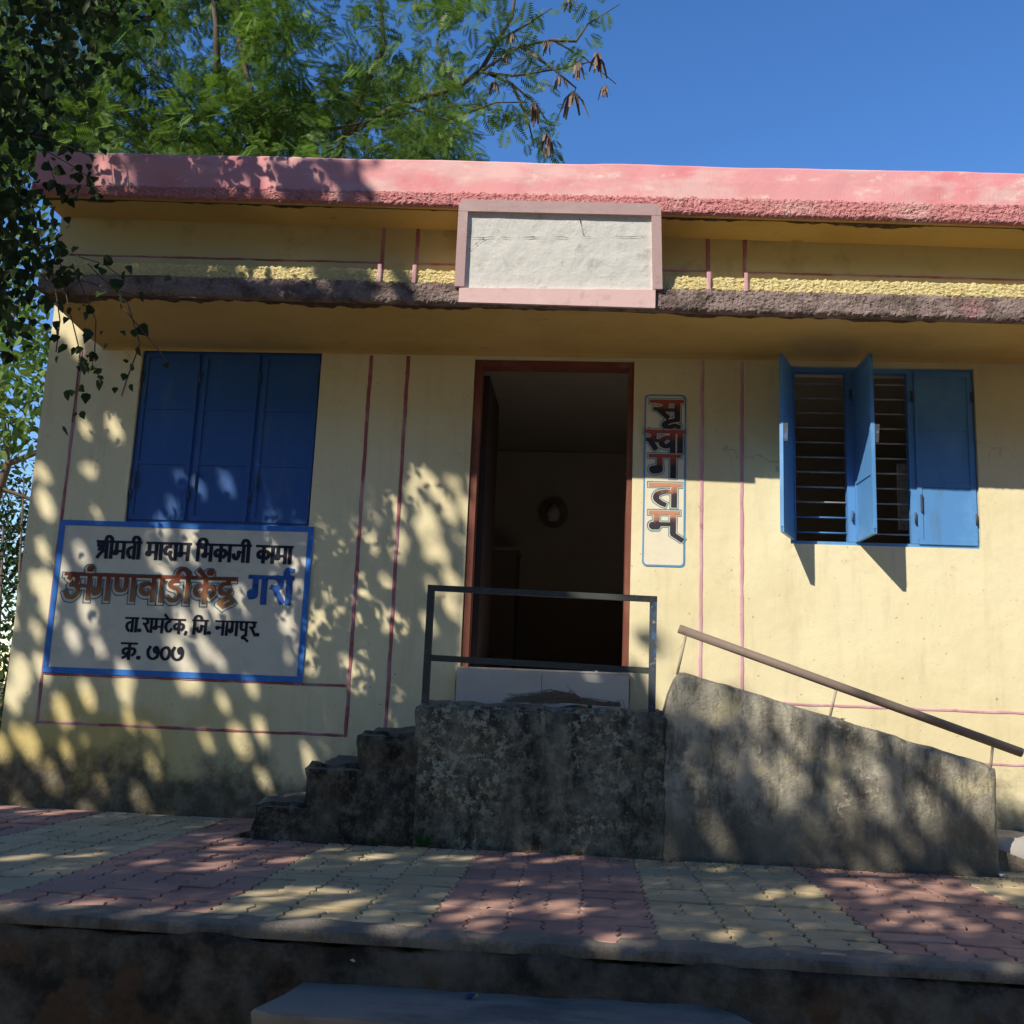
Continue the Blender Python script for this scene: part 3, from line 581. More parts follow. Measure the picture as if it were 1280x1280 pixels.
# ------------------------------------------------------------------ entrance: landing, steps, tiled riser, ramp
ent = thing('entrance_steps', 'black-stained concrete landing and three side steps at the doorway', 'steps')
mb = MB(); worn_block(mb, -0.925, 0.47, -0.768, -0.003, -0.02, -0.056 + G, 0.024, 0.024, 0.035); mb.build('landing', M['landing'], ent, True)
for x0, x1, zt in ((-1.235, -0.920, -0.226), (-1.522, -1.228, -0.418), (-1.805, -1.514, -0.630)):
    mb = MB(); worn_block(mb, x0, x1 + 0.09, -0.757 + 0.002 * x0, -0.003, -0.02, zt + G, 0.024, 0.030, 0.035); mb.build('step', M['step'], ent, True)
mb = MB(); mb.box(-0.782, -0.262, -0.168, -0.15, -0.066 + G, 0.150 + G); mb.box(-0.259, 0.268, -0.168, -0.15, -0.066 + G, 0.150 + G); mb.build('tiled_riser', M['tile'], ent)
mb = MB(); worn_block(mb, -0.795, 0.283, -0.149, 0.0, -0.07 + G, 0.140 + G, 0.03, 0.006, 0.01); mb.build('threshold_block', M['kerb'], ent, True)
mb = MB(); mb.box(-0.79, 0.278, -0.172, 0.2, 0.1505 + G, 0.163 + G); mb.build('threshold_tile', M['tile'], ent)

rmp = thing('entrance_ramp', 'sloping ramp with weathered grey plaster parapet right of the landing', 'ramp')
def rtop(x):
    s = 0.172 + (x - 0.512) * (-0.437 / 1.665)
    if x < 0.53: s -= 0.25 * ((0.53 - x) / 0.105) ** 1.6
    return s + G + 0.004 * fbm((x, 0, 0), 6, 3)
mb = MB(); worn_block(mb, 0.427, 2.176, -0.775, -0.63, -0.02, rtop, 0.03, 0.012, 0.02); mb.build('parapet_wall', M['ramp'], rmp, True)
mb = MB(); mb.hexa([(0.43, -0.628, -0.02), (2.45, -0.628, -0.02), (2.45, -0.004, -0.02), (0.43, -0.004, -0.02), (0.43, -0.628, -0.07 + G), (2.45, -0.628, 0.03), (2.45, -0.004, 0.03), (0.43, -0.004, -0.07 + G)])
mb.build('ramp_slab', M['kerb'], rmp)
mb = MB(); worn_block(mb, 2.19, 3.7, -0.58, -0.003, -0.02, lambda x: 0.16 - 0.03 * (x - 2.2), 0.04, 0.02, 0.04)
mb.build('pale_concrete_toe', layered('pale_cement', (0.36, 0.34, 0.32), [((0.24, 0.22, 0.19), 5, 0.45, 0.7, 0.7, ONE)]), rmp, True)

gr = thing('guardrail', 'black two-bar steel guardrail along the front of the landing', 'railing')
def sq(mb, a, b, r): mb.tube([a, b], r * 1.414, 4)
for x, xx, mm in ((-0.883, -0.880, 'rail'), (0.372, 0.382, 'rail_blue')):
    m2 = MB(); m2.box(x - 0.019, x + 0.019, -0.735, -0.697, -0.07 + G, 0.566 + G); m2.build('post', M[mm], gr)
m2 = MB(); m2.hexa([(-0.902, -0.736, 0.568 + G), (0.392, -0.736, 0.545 + G), (0.392, -0.696, 0.545 + G), (-0.902, -0.696, 0.568 + G), (-0.902, -0.736, 0.600 + G), (0.392, -0.736, 0.577 + G), (0.392, -0.696, 0.577 + G), (-0.902, -0.696, 0.600 + G)]); m2.build('rail_bar', M['rail'], gr)
m2 = MB(); m2.hexa([(-0.863, -0.734, 0.173 + G), (0.352, -0.734, 0.148 + G), (0.352, -0.699, 0.148 + G), (-0.863, -0.699, 0.173 + G), (-0.863, -0.734, 0.207 + G), (0.352, -0.734, 0.182 + G), (0.352, -0.699, 0.182 + G), (-0.863, -0.699, 0.207 + G)]); m2.build('rail_bar', M['rail'], gr)
hr = thing('handrail', 'brown round pipe handrail slanting above the ramp parapet', 'railing')
m2 = MB(); m2.tube([(0.515, -0.72, 0.402 + G), (2.325, -0.72, -0.190 + G)], 0.0245, 16); m2.build('pipe', M['pipe'], hr, True)
for (a, b) in (((0.555, 0.375), (0.507, 0.15)), ((1.365, 0.105), (1.325, -0.06)), ((2.177, -0.16), (2.160, -0.28))):
    m2 = MB(); m2.tube([(a[0], -0.72, a[1] + G), (b[0], -0.72, b[1] + G)], 0.0075, 8); m2.build('post', M['post_brown'], hr, True)

# broom lying on the landing
br = thing('broom', 'bundled twig broom lying on the landing behind the guardrail', 'broom')
m2 = MB(); zl = -0.05 + G
for i in range(230):
    s = random.random(); tx = -0.10 - 0.35 * random.random() ** 0.7; sp = random.gauss(0, 0.045)
    p0 = (0.17 + random.uniform(-0.03, 0.04), -0.55 + random.gauss(0, 0.012), zl + 0.012 + abs(random.gauss(0, 0.010)))
    p1 = (0.02, -0.55 + random.gauss(0, 0.014), zl + 0.016 + abs(random.gauss(0, 0.012)))
    p2 = ((tx + 0.02) / 2, -0.55 + sp * 0.6, zl + 0.028 + abs(random.gauss(0.02, 0.022)))
    p3 = (tx - 0.02, -0.55 + sp * 1.6, zl + 0.006 + abs(random.gauss(0.0, 0.022)))
    m2.tube([p0, p1, p2, p3], [0.0022, 0.0022, 0.0018, 0.0009], 3, False)
m2.tube([(0.0, -0.56, zl + 0.04), (-0.07, -0.58, zl + 0.085), (-0.10, -0.58, zl + 0.12)], 0.0015, 3, False)
m2.tube([(0.15, -0.56, zl + 0.02), (0.20, -0.57, zl + 0.05), (0.22, -0.57, zl + 0.048), (0.23, -0.57, zl + 0.01)], 0.0018, 3, False)
tag(m2.build('twigs', M['straw'], br), kind='stuff')
m2 = MB(); m2.tube([(0.022, -0.55, zl + 0.022), (0.045, -0.55, zl + 0.022)], 0.026, 10); m2.build('tie', M['green_tie'], br)

# ------------------------------------------------------------------ lettering (Devanagari, drawn as brush strokes)
S = 1    # glyph boxes: x to the right, y up, headline at 1, baseline at 0
def cr(pts, n=6):                                       # smooth a stroke
    P = [np.array(p, float) for p in pts]; P = [2 * P[0] - P[1]] + P + [2 * P[-1] - P[-2]]; out = []
    for i in range(1, len(P) - 2):
        for k in range(n):
            t = k / n; a, b, c, d = P[i - 1:i + 3]
            out.append(tuple(0.5 * (2 * b + (c - a) * t + (2 * a - 5 * b + 4 * c - d) * t * t + (3 * b - a - 3 * c + d) * t ** 3)))
    out.append(tuple(P[-2])); return out
ci = lambda x, y, r: [(x + r * math.cos(k * math.pi / 5), y + r * math.sin(k * math.pi / 5)) for k in range(11)]
L = lambda *p: list(p)
GL = {
 'ma': (0.78, [L((.62, 1), (.62, 0)), L((.17, 1), (.17, .42)), cr(ci(.13, .33, .075)), L((.17, .42), (.62, .42))]),
 'ta': (0.66, [L((.52, 1), (.52, 0)), cr([(.52, .64), (.34, .68), (.17, .56), (.13, .34), (.22, .14), (.32, .04)])]),
 'aa': (0.30, [L((.14, 1), (.14, 0))]),
 'ii': (0.30, [L((.14, 1), (.14, 0)), cr([(.14, 1), (.11, 1.2), (-.04, 1.33), (-.2, 1.27), (-.27, 1.02)])]),
 'i': (0.26, [L((.14, 1), (.14, 0)), cr([(.14, 1), (.17, 1.2), (.34, 1.34), (.55, 1.28), (.68, 1.02)])]),
 'shra': (0.80, [L((.64, 1), (.64, 0)), cr([(.33, .72), (.2, .68), (.12, .8), (.2, .94), (.36, .92), (.42, .76), (.34, .58), (.12, .48)]), cr([(.64, .5), (.44, .42), (.24, .22), (.1, .0)])]),
 'da': (0.62, [L((.38, 1), (.38, .78)), cr([(.38, .78), (.2, .76), (.1, .56), (.16, .36), (.34, .34), (.44, .46), (.4, .34), (.46, .16), (.58, .0)])]),
 'bha': (0.84, [L((.68, 1), (.68, 0)), cr([(.12, 1.0), (.06, .88), (.16, .80), (.30, .9), (.33, .7), (.33, .42)]), cr(ci(.29, .33, .075)), L((.33, .42), (.68, .42))]),
 'ka': (0.88, [L((.46, 1), (.46, 0)), cr([(.46, .62), (.28, .68), (.13, .54), (.17, .34), (.32, .30), (.46, .5)]), cr([(.46, .6), (.62, .68), (.76, .58), (.76, .4), (.64, .24)])]),
 'kra': (0.88, [L((.46, 1), (.46, 0)), cr([(.46, .62), (.28, .68), (.13, .54), (.17, .36), (.32, .34), (.46, .52)]), cr([(.46, .6), (.62, .68), (.76, .58), (.76, .4), (.64, .24)]), L((.46, .26), (.12, .06))]),
 'ja': (0.86, [L((.70, 1), (.70, 0)), cr([(.70, .58), (.50, .58), (.40, .58), (.40, .36), (.28, .16), (.14, .24), (.10, .42)])]),
 'a': (1.02, [L((.88, 1), (.88, 0)), L((.40, .52), (.88, .52)), cr([(.14, .82), (.24, .97), (.42, .9), (.42, .68), (.22, .56), (.44, .5), (.50, .26), (.34, .04), (.16, .06), (.05, .26)])]),
 'ga': (0.70, [L((.22, 1), (.22, .44)), cr([(.22, .5), (.22, .3), (.1, .22), (.05, .36), (.16, .44)]), L((.54, 1), (.54, 0))]),
 'nna': (0.90, [cr([(.14, 1), (.14, .6), (.2, .42), (.32, .38), (.44, .44), (.48, .6), (.48, 1)]), L((.74, 1), (.74, 0))]),
 'va': (0.72, [L((.57, 1), (.57, 0)), cr([(.57, .62), (.36, .7), (.16, .56), (.16, .36), (.34, .26), (.57, .46)])]),
 'dda': (0.62, [L((.36, 1), (.36, .84)), cr([(.40, .84), (.2, .82), (.14, .68), (.24, .58), (.42, .5), (.50, .3), (.38, .08), (.22, .04), (.10, .14)])]),
 'e': (0, [L((-.38, 1.02), (-.62, 1.34))]),
 'em': (0, [L((-.42, 1.02), (-.68, 1.32)), cr(ci(-.28, 1.25, .045))]),
 'm': (0, [cr(ci(-.14, 1.26, .05))]),
 'dra': (0.64, [L((.38, 1), (.38, .80)), cr([(.38, .8), (.2, .78), (.1, .6), (.16, .42), (.34, .40), (.46, .52), (.42, .4), (.48, .24), (.62, .06)]), L((.36, .22), (.10, .0), (.26, -.14), (.52, .02))]),
 'ra': (0.56, [cr([(.26, 1), (.40, .86), (.38, .66), (.22, .58), (.10, .62)]), L((.2, .6), (.5, .04))]),
 'rra': (0.86, [cr([(.26, 1), (.40, .86), (.38, .66), (.22, .58), (.10, .62)]), L((.2, .6), (.5, .04)), L((.72, 1), (.72, 0)), cr([(.72, 1.0), (.60, 1.14), (.66, 1.30), (.84, 1.28)])]),
 'tta': (0.62, [L((.36, 1), (.36, .84)), cr([(.36, .84), (.18, .72), (.12, .42), (.24, .12), (.42, .12), (.54, .28)])]),
 'na': (0.68, [L((.54, 1), (.54, 0)), L((.54, .52), (.18, .52)), cr(ci(.15, .50, .05))]),
 'puu': (0.70, [L((.54, 1), (.54, 0)), cr([(.16, 1), (.16, .6), (.26, .42), (.54, .44)]), cr([(.54, .02), (.36, -.06), (.32, -.2), (.46, -.2), (.70, -.42)])]),
 '7': (0.72, [cr([(.16, .84), (.06, .56), (.12, .22), (.34, .06), (.56, .2), (.62, .54), (.52, .82), (.40, .72), (.44, .52), (.56, .46)])]),
 '0': (0.62, [cr([(.3, .84), (.12, .66), (.1, .3), (.28, .06), (.48, .2), (.52, .58), (.42, .8), (.3, .84)])]),
 '.': (0.26, [cr(ci(.12, .10, .035))]), ',': (0.24, [L((.12, .12), (.06, -.08))]), ' ': (0.30, []),
 'sa': (0.80, [L((.66, 1), (.66, 0)), cr([(.16, 1), (.36, .88), (.34, .68), (.20, .58), (.08, .60)]), L((.18, .58), (.42, .14)), L((.28, .54), (.66, .54))]),
 'su': (0.80, [L((.66, 1), (.66, 0)), cr([(.16, 1), (.36, .88), (.34, .68), (.20, .58), (.08, .60)]), L((.18, .58), (.42, .14)), L((.28, .54), (.66, .54)), cr([(.64, .0), (.44, -.10), (.34, -.28), (.46, -.38), (.60, -.30), (.72, -.38)])]),
 'sv': (0.50, [cr([(.14, 1), (.32, .88), (.30, .68), (.18, .58), (.06, .60)]), L((.16, .58), (.40, .14)), L((.26, .54), (.5, .54))]),
 'mh': (0.78, [L((.62, 1), (.62, 0)), L((.17, 1), (.17, .42)), cr(ci(.13, .33, .075)), L((.17, .42), (.62, .42)), L((.62, -.08), (.86, -.36))]),
}
def layout(words, gap=0.34):
    """words: list of lists of glyph names; returns strokes and total width (height 1)"""
    x = 0; out = []
    for wd in words:
        x0 = x; head = True
        for g in wd:
            wdt, st = GL[g]
            for s_ in st: out.append([(x + a, b) for a, b in s_])
            if g in ('.', ',', '7', '0'): head = False
            else: head = True
            if head and wdt and g != ' ': out.append([(x - 0.02, 1.0), (x + wdt, 1.0)])
            x += wdt
        x += gap
    return out, x - gap
def sdf_shape(strokes, W, H, ox, oz, wd, cell=0.0028, pad=0.12, slant=0.0, sh=(0, 0)):
    """distance field of brush strokes scaled to W by H metres with origin at ox, oz"""
    mx = max(p[0] for s in strokes for p in s)
    x0, x1 = ox - 0.06, ox + W + 0.07; z0, z1 = oz - H * 0.55, oz + H * 1.55
    xs = np.arange(x0, x1, cell); zs = np.arange(z0, z1, cell); XX, ZZ = np.meshgrid(xs, zs, indexing='ij'); Dm = np.full(XX.shape, 9.0)
    for s in strokes:
        P = [(ox + p[0] / mx * W + slant * p[1] * H + sh[0], oz + p[1] * H + sh[1]) for p in s]
        for (ax, azz), (bx, bz) in zip(P, P[1:]):
            r = wd * 3 + 0.03
            i0, i1 = np.searchsorted(xs, (min(ax, bx) - r, max(ax, bx) + r)); j0, j1 = np.searchsorted(zs, (min(azz, bz) - r, max(azz, bz) + r))
            X_, Z_ = XX[i0:i1, j0:j1], ZZ[i0:i1, j0:j1]; dx, dz = bx - ax, bz - azz; l2 = dx * dx + dz * dz + 1e-12
            t = ((X_ - ax) * dx + (Z_ - azz) * dz) / l2; ln = math.sqrt(l2); ex = np.maximum(0, np.maximum(-t, t - 1) * ln); pd = np.abs((X_ - ax) * dz - (Z_ - azz) * dx) / ln; d = np.where(ex > 0, np.maximum(pd, ex + wd * 0.35), pd)
            # a flat brush: upright strokes broad, level ones thinner
            k = abs(dz) / (math.sqrt(l2)); d = d - wd * (0.66 + 0.34 * k)
            Dm[i0:i1, j0:j1] = np.minimum(Dm[i0:i1, j0:j1], d)
    return xs, zs, Dm
def contour(xs, zs, F, y, name, m, parent):
    """faces where F > 0 on the plane y"""
    mb = MB(); pos = F > 0
    for i in range(len(xs) - 1):
        run = None
        for j in range(len(zs) - 1):
            c = (pos[i, j], pos[i + 1, j], pos[i + 1, j + 1], pos[i, j + 1]); full = all(c)
            if full and run is None: run = j
            if not full and run is not None:
                mb.poly([(xs[i], y, zs[run]), (xs[i + 1], y, zs[run]), (xs[i + 1], y, zs[j]), (xs[i], y, zs[j])]); run = None
            if full or not any(c): continue
            K = [(xs[i], zs[j], F[i, j]), (xs[i + 1], zs[j], F[i + 1, j]), (xs[i + 1], zs[j + 1], F[i + 1, j + 1]), (xs[i], zs[j + 1], F[i, j + 1])]; P = []
            for a, b in zip(K, K[1:] + K[:1]):
                if a[2] > 0: P.append((a[0], y, a[1]))
                if (a[2] > 0) != (b[2] > 0):
                    t = a[2] / (a[2] - b[2]); P.append((a[0] + (b[0] - a[0]) * t, y, a[1] + (b[1] - a[1]) * t))
            if len(P) > 2: mb.poly(P)
        if run is not None: mb.poly([(xs[i], y, zs[run]), (xs[i + 1], y, zs[run]), (xs[i + 1], y, zs[-1]), (xs[i], y, zs[-1])])
    return mb.build(name, m, parent)
sg = thing('painted_name_board', 'white name board with blue border and Devanagari lettering painted under the closed window', 'sign')
mb = MB(); mb.box(-3.492, -1.802, -0.006, -0.001, 0.034 + G, 1.022 + G); mb.build('panel', M['sign_white'], sg)
mb = MB(); q = 0.034
for x0, x1, z0, z1 in ((-3.505, -1.788, 0.995, 1.030), (-3.505, -1.788, 0.026, 0.064), (-3.505, -3.470, 0.066, 0.993), (-1.824, -1.788, 0.066, 0.993)):
    mb.box(x0, x1, -0.010, -0.0005, z0 + G, z1 + G)
mb.build('border', M['sign_blue'], sg)
def line(words, x0, x1, zb, zt, wd, m, y=-0.0085, gap=0.34, name='lettering', parent=sg):
    st, W = layout(words, gap); xs, zs, Dm = sdf_shape(st, x1 - x0, zt - zb, x0, zb + G, wd); return contour(xs, zs, -Dm, y, name, m, parent)
line([['shra', 'ii', 'ma', 'ta', 'ii'], ['ma', 'aa', 'da', 'aa', 'ma'], ['i', 'bha', 'ka', 'aa', 'ja', 'ii'], ['ka', 'aa', 'ma', 'aa']], -3.235, -1.915, 0.787, 0.893, 0.0125, M['ink'])
words2 = [['a', 'm', 'ga', 'nna', 'va', 'aa', 'dda', 'ii', 'ka', 'em', 'dra']]
st, W = layout(words2)
xs, zs, Dm = sdf_shape(st, 1.15, 0.158, -3.425, 0.512 + G, 0.0160)
contour(xs, zs, -Dm, -0.0085, 'lettering', M['red_brown'], sg)
xs, zs, D2 = sdf_shape(st, 1.15, 0.158, -3.425, 0.512 + G, 0.0160, sh=(-0.004, -0.008))
contour(xs, zs, np.minimum(D2 - 0.0065, 0.0125 - D2), -0.0078, 'letter_outline', M['outline'], sg)
line([['ga', 'rra']], -2.185, -1.895, 0.525, 0.690, 0.0205, M['ink_blue'])
line([['ta', 'aa', '.', 'ra', 'aa', 'ma', 'tta', 'e', 'ka', ',', ' ', 'i', 'ja', '.', ' ', 'na', 'aa', 'ga', 'puu', 'ra', '.']], -2.985, -2.10, 0.310, 0.396, 0.0098, M['ink'])
line([['kra', '.', ' ', '7', '0', '7']], -2.995, -2.585, 0.133, 0.232, 0.0105, M['ink'])
# upright welcome strip
wl = thing('welcome_strip', 'narrow upright painted welcome strip with blue outline right of the doorway', 'sign')
mb = MB(); cx0, cx1, cz0, cz1 = 0.343, 0.612, 0.840 + G, 1.972 + G
def rrect(x0, x1, z0, z1, r, n=5):
    P = []
    for (cx, cz, a0) in ((x1 - r, z0 + r, -90), (x1 - r, z1 - r, 0), (x0 + r, z1 - r, 90), (x0 + r, z0 + r, 180)):
        for k in range(n + 1): a = R(a0 + 90 * k / n); P.append((cx + r * math.cos(a), cz + r * math.sin(a)))
    return P
A = rrect(cx0, cx1, cz0, cz1, 0.03); B = rrect(cx0 + 0.011, cx1 - 0.011, cz0 + 0.012, cz1 - 0.012, 0.022)
mb.poly([(x, -0.0035, z) for x, z in B]); mb.build('panel', M['sign_cream'], wl)
mb = MB(); n = len(A)
for k in range(n): a, b = A[k], A[(k + 1) % n]; c, d = B[(k + 1) % n], B[k]; mb.poly([(a[0], -0.004, a[1]), (b[0], -0.004, b[1]), (c[0], -0.004, c[1]), (d[0], -0.004, d[1])])
mb.build('border', layered('pale_blue_border', (0.10, 0.27, 0.52), [((0.2, 0.4, 0.62), 14, 0.5, 0.7, 0.6, ONE)]), wl)
for wds, x0, x1, zb, zt in (([['su']], 0.385, 0.590, 1.800, 1.925), ([['sv', 'va', 'aa']], 0.352, 0.600, 1.590, 1.722), ([['ga']], 0.385, 0.575, 1.425, 1.560), ([['ta']], 0.388, 0.580, 1.235, 1.370), ([['mh']], 0.390, 0.590, 1.060, 1.188)):
    st, W = layout(wds); xs, zs, Dm = sdf_shape(st, x1 - x0 - 0.0, zt - zb, x0, zb + G, 0.0185)
    gm = letter_grad('welcome_letter_paint', zb + G + (zt - zb) * 0.45, zb + G + (zt - zb) * 0.95, (0.045, 0.035, 0.045), (0.42, 0.08, 0.06) if zb > 1.4 else (0.55, 0.25, 0.16))
    contour(xs, zs, -Dm, -0.0062, 'letter', gm, wl)
    contour(xs, zs, np.minimum(Dm - 0.0055, 0.0105 - Dm), -0.0055, 'letter_outline', M['outline2'], wl)

# ------------------------------------------------------------------ foliage
def rand_rot(n, flat=0.0, droop=0.0):
    q = rng.normal(size=(n, 4)); q /= np.linalg.norm(q, axis=1)[:, None]; a, b, c, d = q.T
    return np.stack([np.stack([1 - 2 * (c * c + d * d), 2 * (b * c - a * d), 2 * (b * d + a * c)], -1), np.stack([2 * (b * c + a * d), 1 - 2 * (b * b + d * d), 2 * (c * d - a * b)], -1), np.stack([2 * (b * d - a * c), 2 * (c * d + a * b), 1 - 2 * (b * b + c * c)], -1)], 1)
def frames(dirs, up_noise=0.5):
    """rotation matrices whose x axis follows dirs, with normals roughly upward"""
    d = dirs / np.linalg.norm(dirs, axis=1)[:, None]; up = np.array([0, 0, 1.0]) + rng.normal(size=d.shape) * up_noise
    y = np.cross(up, d); y /= np.linalg.norm(y, axis=1)[:, None] + 1e-9; z = np.cross(d, y); return np.stack([d, y, z], -1)
def scatter(name, tv, tf, Rm, pos, scale, m, parent=None):
    tv = np.array(tv, float); n = len(pos); V = np.einsum('nij,kj->nki', Rm, tv) * scale[:, None, None] + pos[:, None, :]
    k = len(tv); sizes = [len(f) for f in tf]; flat = np.concatenate([np.array(f) for f in tf])
    idx = (flat[None, :] + (np.arange(n) * k)[:, None]).ravel(); tot = np.tile(np.array(sizes), n); start = np.concatenate([[0], np.cumsum(tot)[:-1]])
    me = bpy.data.meshes.new(name); me.vertices.add(n * k); me.vertices.foreach_set('co', V.ravel().astype(np.float32))
    me.loops.add(len(idx)); me.loops.foreach_set('vertex_index', idx.astype(np.int32)); me.polygons.add(len(tot))
    me.polygons.foreach_set('loop_start', start.astype(np.int32)); me.polygons.foreach_set('loop_total', tot.astype(np.int32)); me.update(calc_edges=True)
    me.materials.append(m); o = bpy.data.objects.new(name, me); C.objects.link(o)
    if parent: o.parent = parent
    return o
heart_v = [(0, 0, 0), (.12, .42, .06), (.45, .48, .08), (1.05, 0, -.1), (.45, -.48, .08), (.12, -.42, .06), (.45, 0, 0)]; heart_f = [(0, 6, 2, 1), (6, 3, 2), (6, 4, 3), (0, 5, 4, 6)]
leaf_v = [(0, 0, 0), (.35, .2, .04), (.7, .17, .02), (1, 0, -.08), (.7, -.17, .02), (.35, -.2, .04)]; leaf_f = [(0, 3, 2, 1), (0, 5, 4, 3)]
fv = []; ff = []                                       # bipinnate frond
for i in range(8):
    x = 0.10 + i * 0.115; l = 0.46 * (1 - 0.5 * abs(i - 3) / 5)
    for s in (-1, 1):
        n = len(fv); fv += [(x, 0, 0), (x + l * .2, s * l * .55, -.02), (x + l * .5, s * l, -.06), (x + l * .2 + .085, s * l * .45, -.02)]; ff.append((n, n + 1, n + 2, n + 3) if s < 0 else (n + 3, n + 2, n + 1, n))
n = len(fv); fv += [(0, .006, 0), (1, .002, -.05), (1, -.002, -.05), (0, -.006, 0)]; ff.append((n, n + 3, n + 2, n + 1))

# --- feathery tree behind the building
def limb(mb, pts, r0, r1, n=7):
    k = len(pts); mb.tube(pts, [r0 + (r1 - r0) * i / (k - 1) for i in range(k)], n)
ft = thing('feathery_tree', 'tall feathery-leaved tree with brown seed pods rising behind the pink parapet', 'tree')
mb = MB(); A4 = lambda x, y, Y=5.2: tuple(at(x, y, Y))
limb(mb, [(-4.6, 6.3, -0.1), (-4.4, 6.2, 2.5), (-4.2, 6.0, 4.2), (-3.8, 5.8, 6.0)], 0.22, 0.14, 10); mb.build('trunk', M['bark'], ft, True)
lm = MB()
for P_ in ([(-3.8, 5.8, 6.0), A4(430, 170, 5.5), A4(500, 130), A4(570, 110), A4(600, 90), A4(622, 52), A4(640, 22), A4(648, -40)],
           [(-3.8, 5.8, 6.0), A4(300, 60), A4(290, -80)], [(-3.8, 5.8, 6.0), (-5.5, 5.4, 7.6), (-7.5, 5, 9)], [A4(272, 90, 4.6), A4(270, 30, 4.6), A4(262, -30, 4.6)],
           [A4(430, 170, 5.5), A4(480, 60), A4(470, -60)]): limb(lm, P_, 0.05, 0.018)
twigs = [[(600, 90), (650, 58), (690, 50), (730, 72), (770, 105)], [(690, 50), (720, 52), (735, 30), (775, 5)], [(610, 92), (640, 105), (670, 130), (692, 165)], [(622, 52), (660, 30), (690, 10)], [(570, 110), (545, 60), (555, 20), (540, -20)],
         [(650, 58), (690, 85), (720, 110), (712, 130)], [(600, 90), (640, 95), (700, 86), (745, 76)], [(640, 105), (660, 150), (668, 185)], [(500, 130), (560, 150), (620, 128), (660, 128)], [(400, 165), (470, 150), (540, 135), (600, 130)]]
for tw in twigs: limb(lm, [A4(x, y, 5.1 + 0.1 * math.sin(x)) for x, y in tw], 0.022, 0.006, 5)
lm.build('limb', M['bark'], ft, True)
cen = []
while len(cen) < 430:
    x, y = rng.uniform(-60, 640), rng.uniform(-140, 215); Y = rng.uniform(3.9, 7.0)
    d = 1.0
    if y < 120: d = 0.75
    if 370 < x < 520 and y < 80: d = 0.10
    if x > 540: d = 0.45 if y > 100 else 0.2
    if x > 590: d = 0.05
    cl = noise.noise(Vector((x / 70, y / 55, Y * 0.5)))
    if y < 95: d *= 0.35 + 0.65 * (cl > 0.02)
    else: d *= 0.35 + 0.65 * (cl > -0.05)
    if rng.random() < d: cen.append(at(x, y, Y))
for tw in twigs:
    P_ = np.array([A4(x, y, 5.1) for x, y in tw])
    for k in range(5):
        i = rng.integers(0, len(P_) - 1); cen.append(P_[i] + (P_[i + 1] - P_[i]) * rng.random() + rng.normal(size=3) * 0.08)
cen = np.array(cen); nb = 430
pos = []; dr = []
for i, c in enumerate(cen):
    big = i < nb; m_ = rng.integers(20, 40) if big else rng.integers(3, 7); r = 0.20 if big else 0.12
    o = rng.normal(size=(m_, 3)) * r * np.array([1.1, 1, 0.6]); pos.append(c + o)
    base = rng.normal(size=3) * 0.6 + np.array([0, -0.2, -0.25]); dr.append(o / r * 0.6 + base + rng.normal(size=(m_, 3)) * 0.5 + np.array([0, 0, -0.45]))
pos = np.concatenate(pos); dr = np.concatenate(dr)
tag(scatter('crown', fv, ff, frames(dr, 0.5), pos, rng.uniform(0.13, 0.26, len(pos)), M['frond'], ft), kind='stuff')
for (x, y, s) in ((747, 78, 1.2), (722, 88, 1.1), (716, 125, 1.5), (668, 138, 1.2), (683, 178, 1.2), (755, 118, .8), (640, 52, .8), (619, 112, .8), (713, 8, 1), (632, 80, .6), (685, 62, .8), (700, 105, .9)):
    m2 = MB(); c = np.array(A4(x, y - 12, 4.7))
    for k in range(13):
        a = random.uniform(0, 6.28); sp = random.uniform(.01, .09) * s; l = random.uniform(.14, .23) * s
        p0 = c; p1 = c + np.array([math.cos(a) * sp, math.sin(a) * sp, -l * .4]); p2 = c + np.array([math.cos(a) * sp * 1.6, math.sin(a) * sp * 1.6, -l]); u = np.array([-math.sin(a), math.cos(a), 0]) * 0.016 * s
        m2.poly([p0, p1 - u, p2 - u * .6, p2 + u * .6, p1 + u]); m2.poly([p0, p1 + u, p2 + u * .6 + [0, 0.003, 0], p2 - u * .6 + [0, 0.003, 0], p1 - u])
    m2.build('seed_pods', M['pod'], ft)

# --- leafy trees beyond the left corner
def bush(name, label, cat, cens, rad, count, m, tv, tf, sc0, sc1, trunk):
    o = thing(name, label, cat); mb = MB()
    for t in trunk: limb(mb, t[0], t[1], t[2], 7)
    mb.build('trunk', M['bark'], o, True)
    P_ = np.concatenate([np.array(c) + rng.normal(size=(count, 3)) * rad for c in cens]); d = rng.normal(size=P_.shape) + np.array([0, -0.2, -0.4])
    tag(scatter('crown', tv, tf, frames(d, 0.7), P_, rng.uniform(sc0, sc1, len(P_)), m, o), kind='stuff')
cs = [at(x, y, Y) for x, y, Y in ((10, 395, 3.2), (45, 420, 3.6), (5, 440, 4), (35, 470, 3), (8, 510, 3.4), (30, 530, 3.2), (-20, 470, 3.5), (-30, 560, 4), (10, 350, 4), (-10, 300, 4), (40, 300, 4.4), (-30, 380, 4), (22, 250, 5))]
bush('broad_leaved_tree', 'sunlit broad-leaved tree left of the building with sky through its leaves', 'tree', cs, (0.20, 0.35, 0.18), 120, M['broad'], leaf_v, leaf_f, 0.10, 0.19,
     [([tuple(at(-60, 900, 4)), tuple(at(-30, 700, 4)), tuple(at(10, 580, 4)), tuple(at(60, 560, 4))], 0.07, 0.03), ([tuple(at(-30, 640, 4)), tuple(at(0, 610, 4)), tuple(at(60, 632, 4))], 0.03, 0.02), ([tuple(at(10, 580, 4)), tuple(at(0, 480, 4)), tuple(at(20, 380, 4))], 0.03, 0.015)])
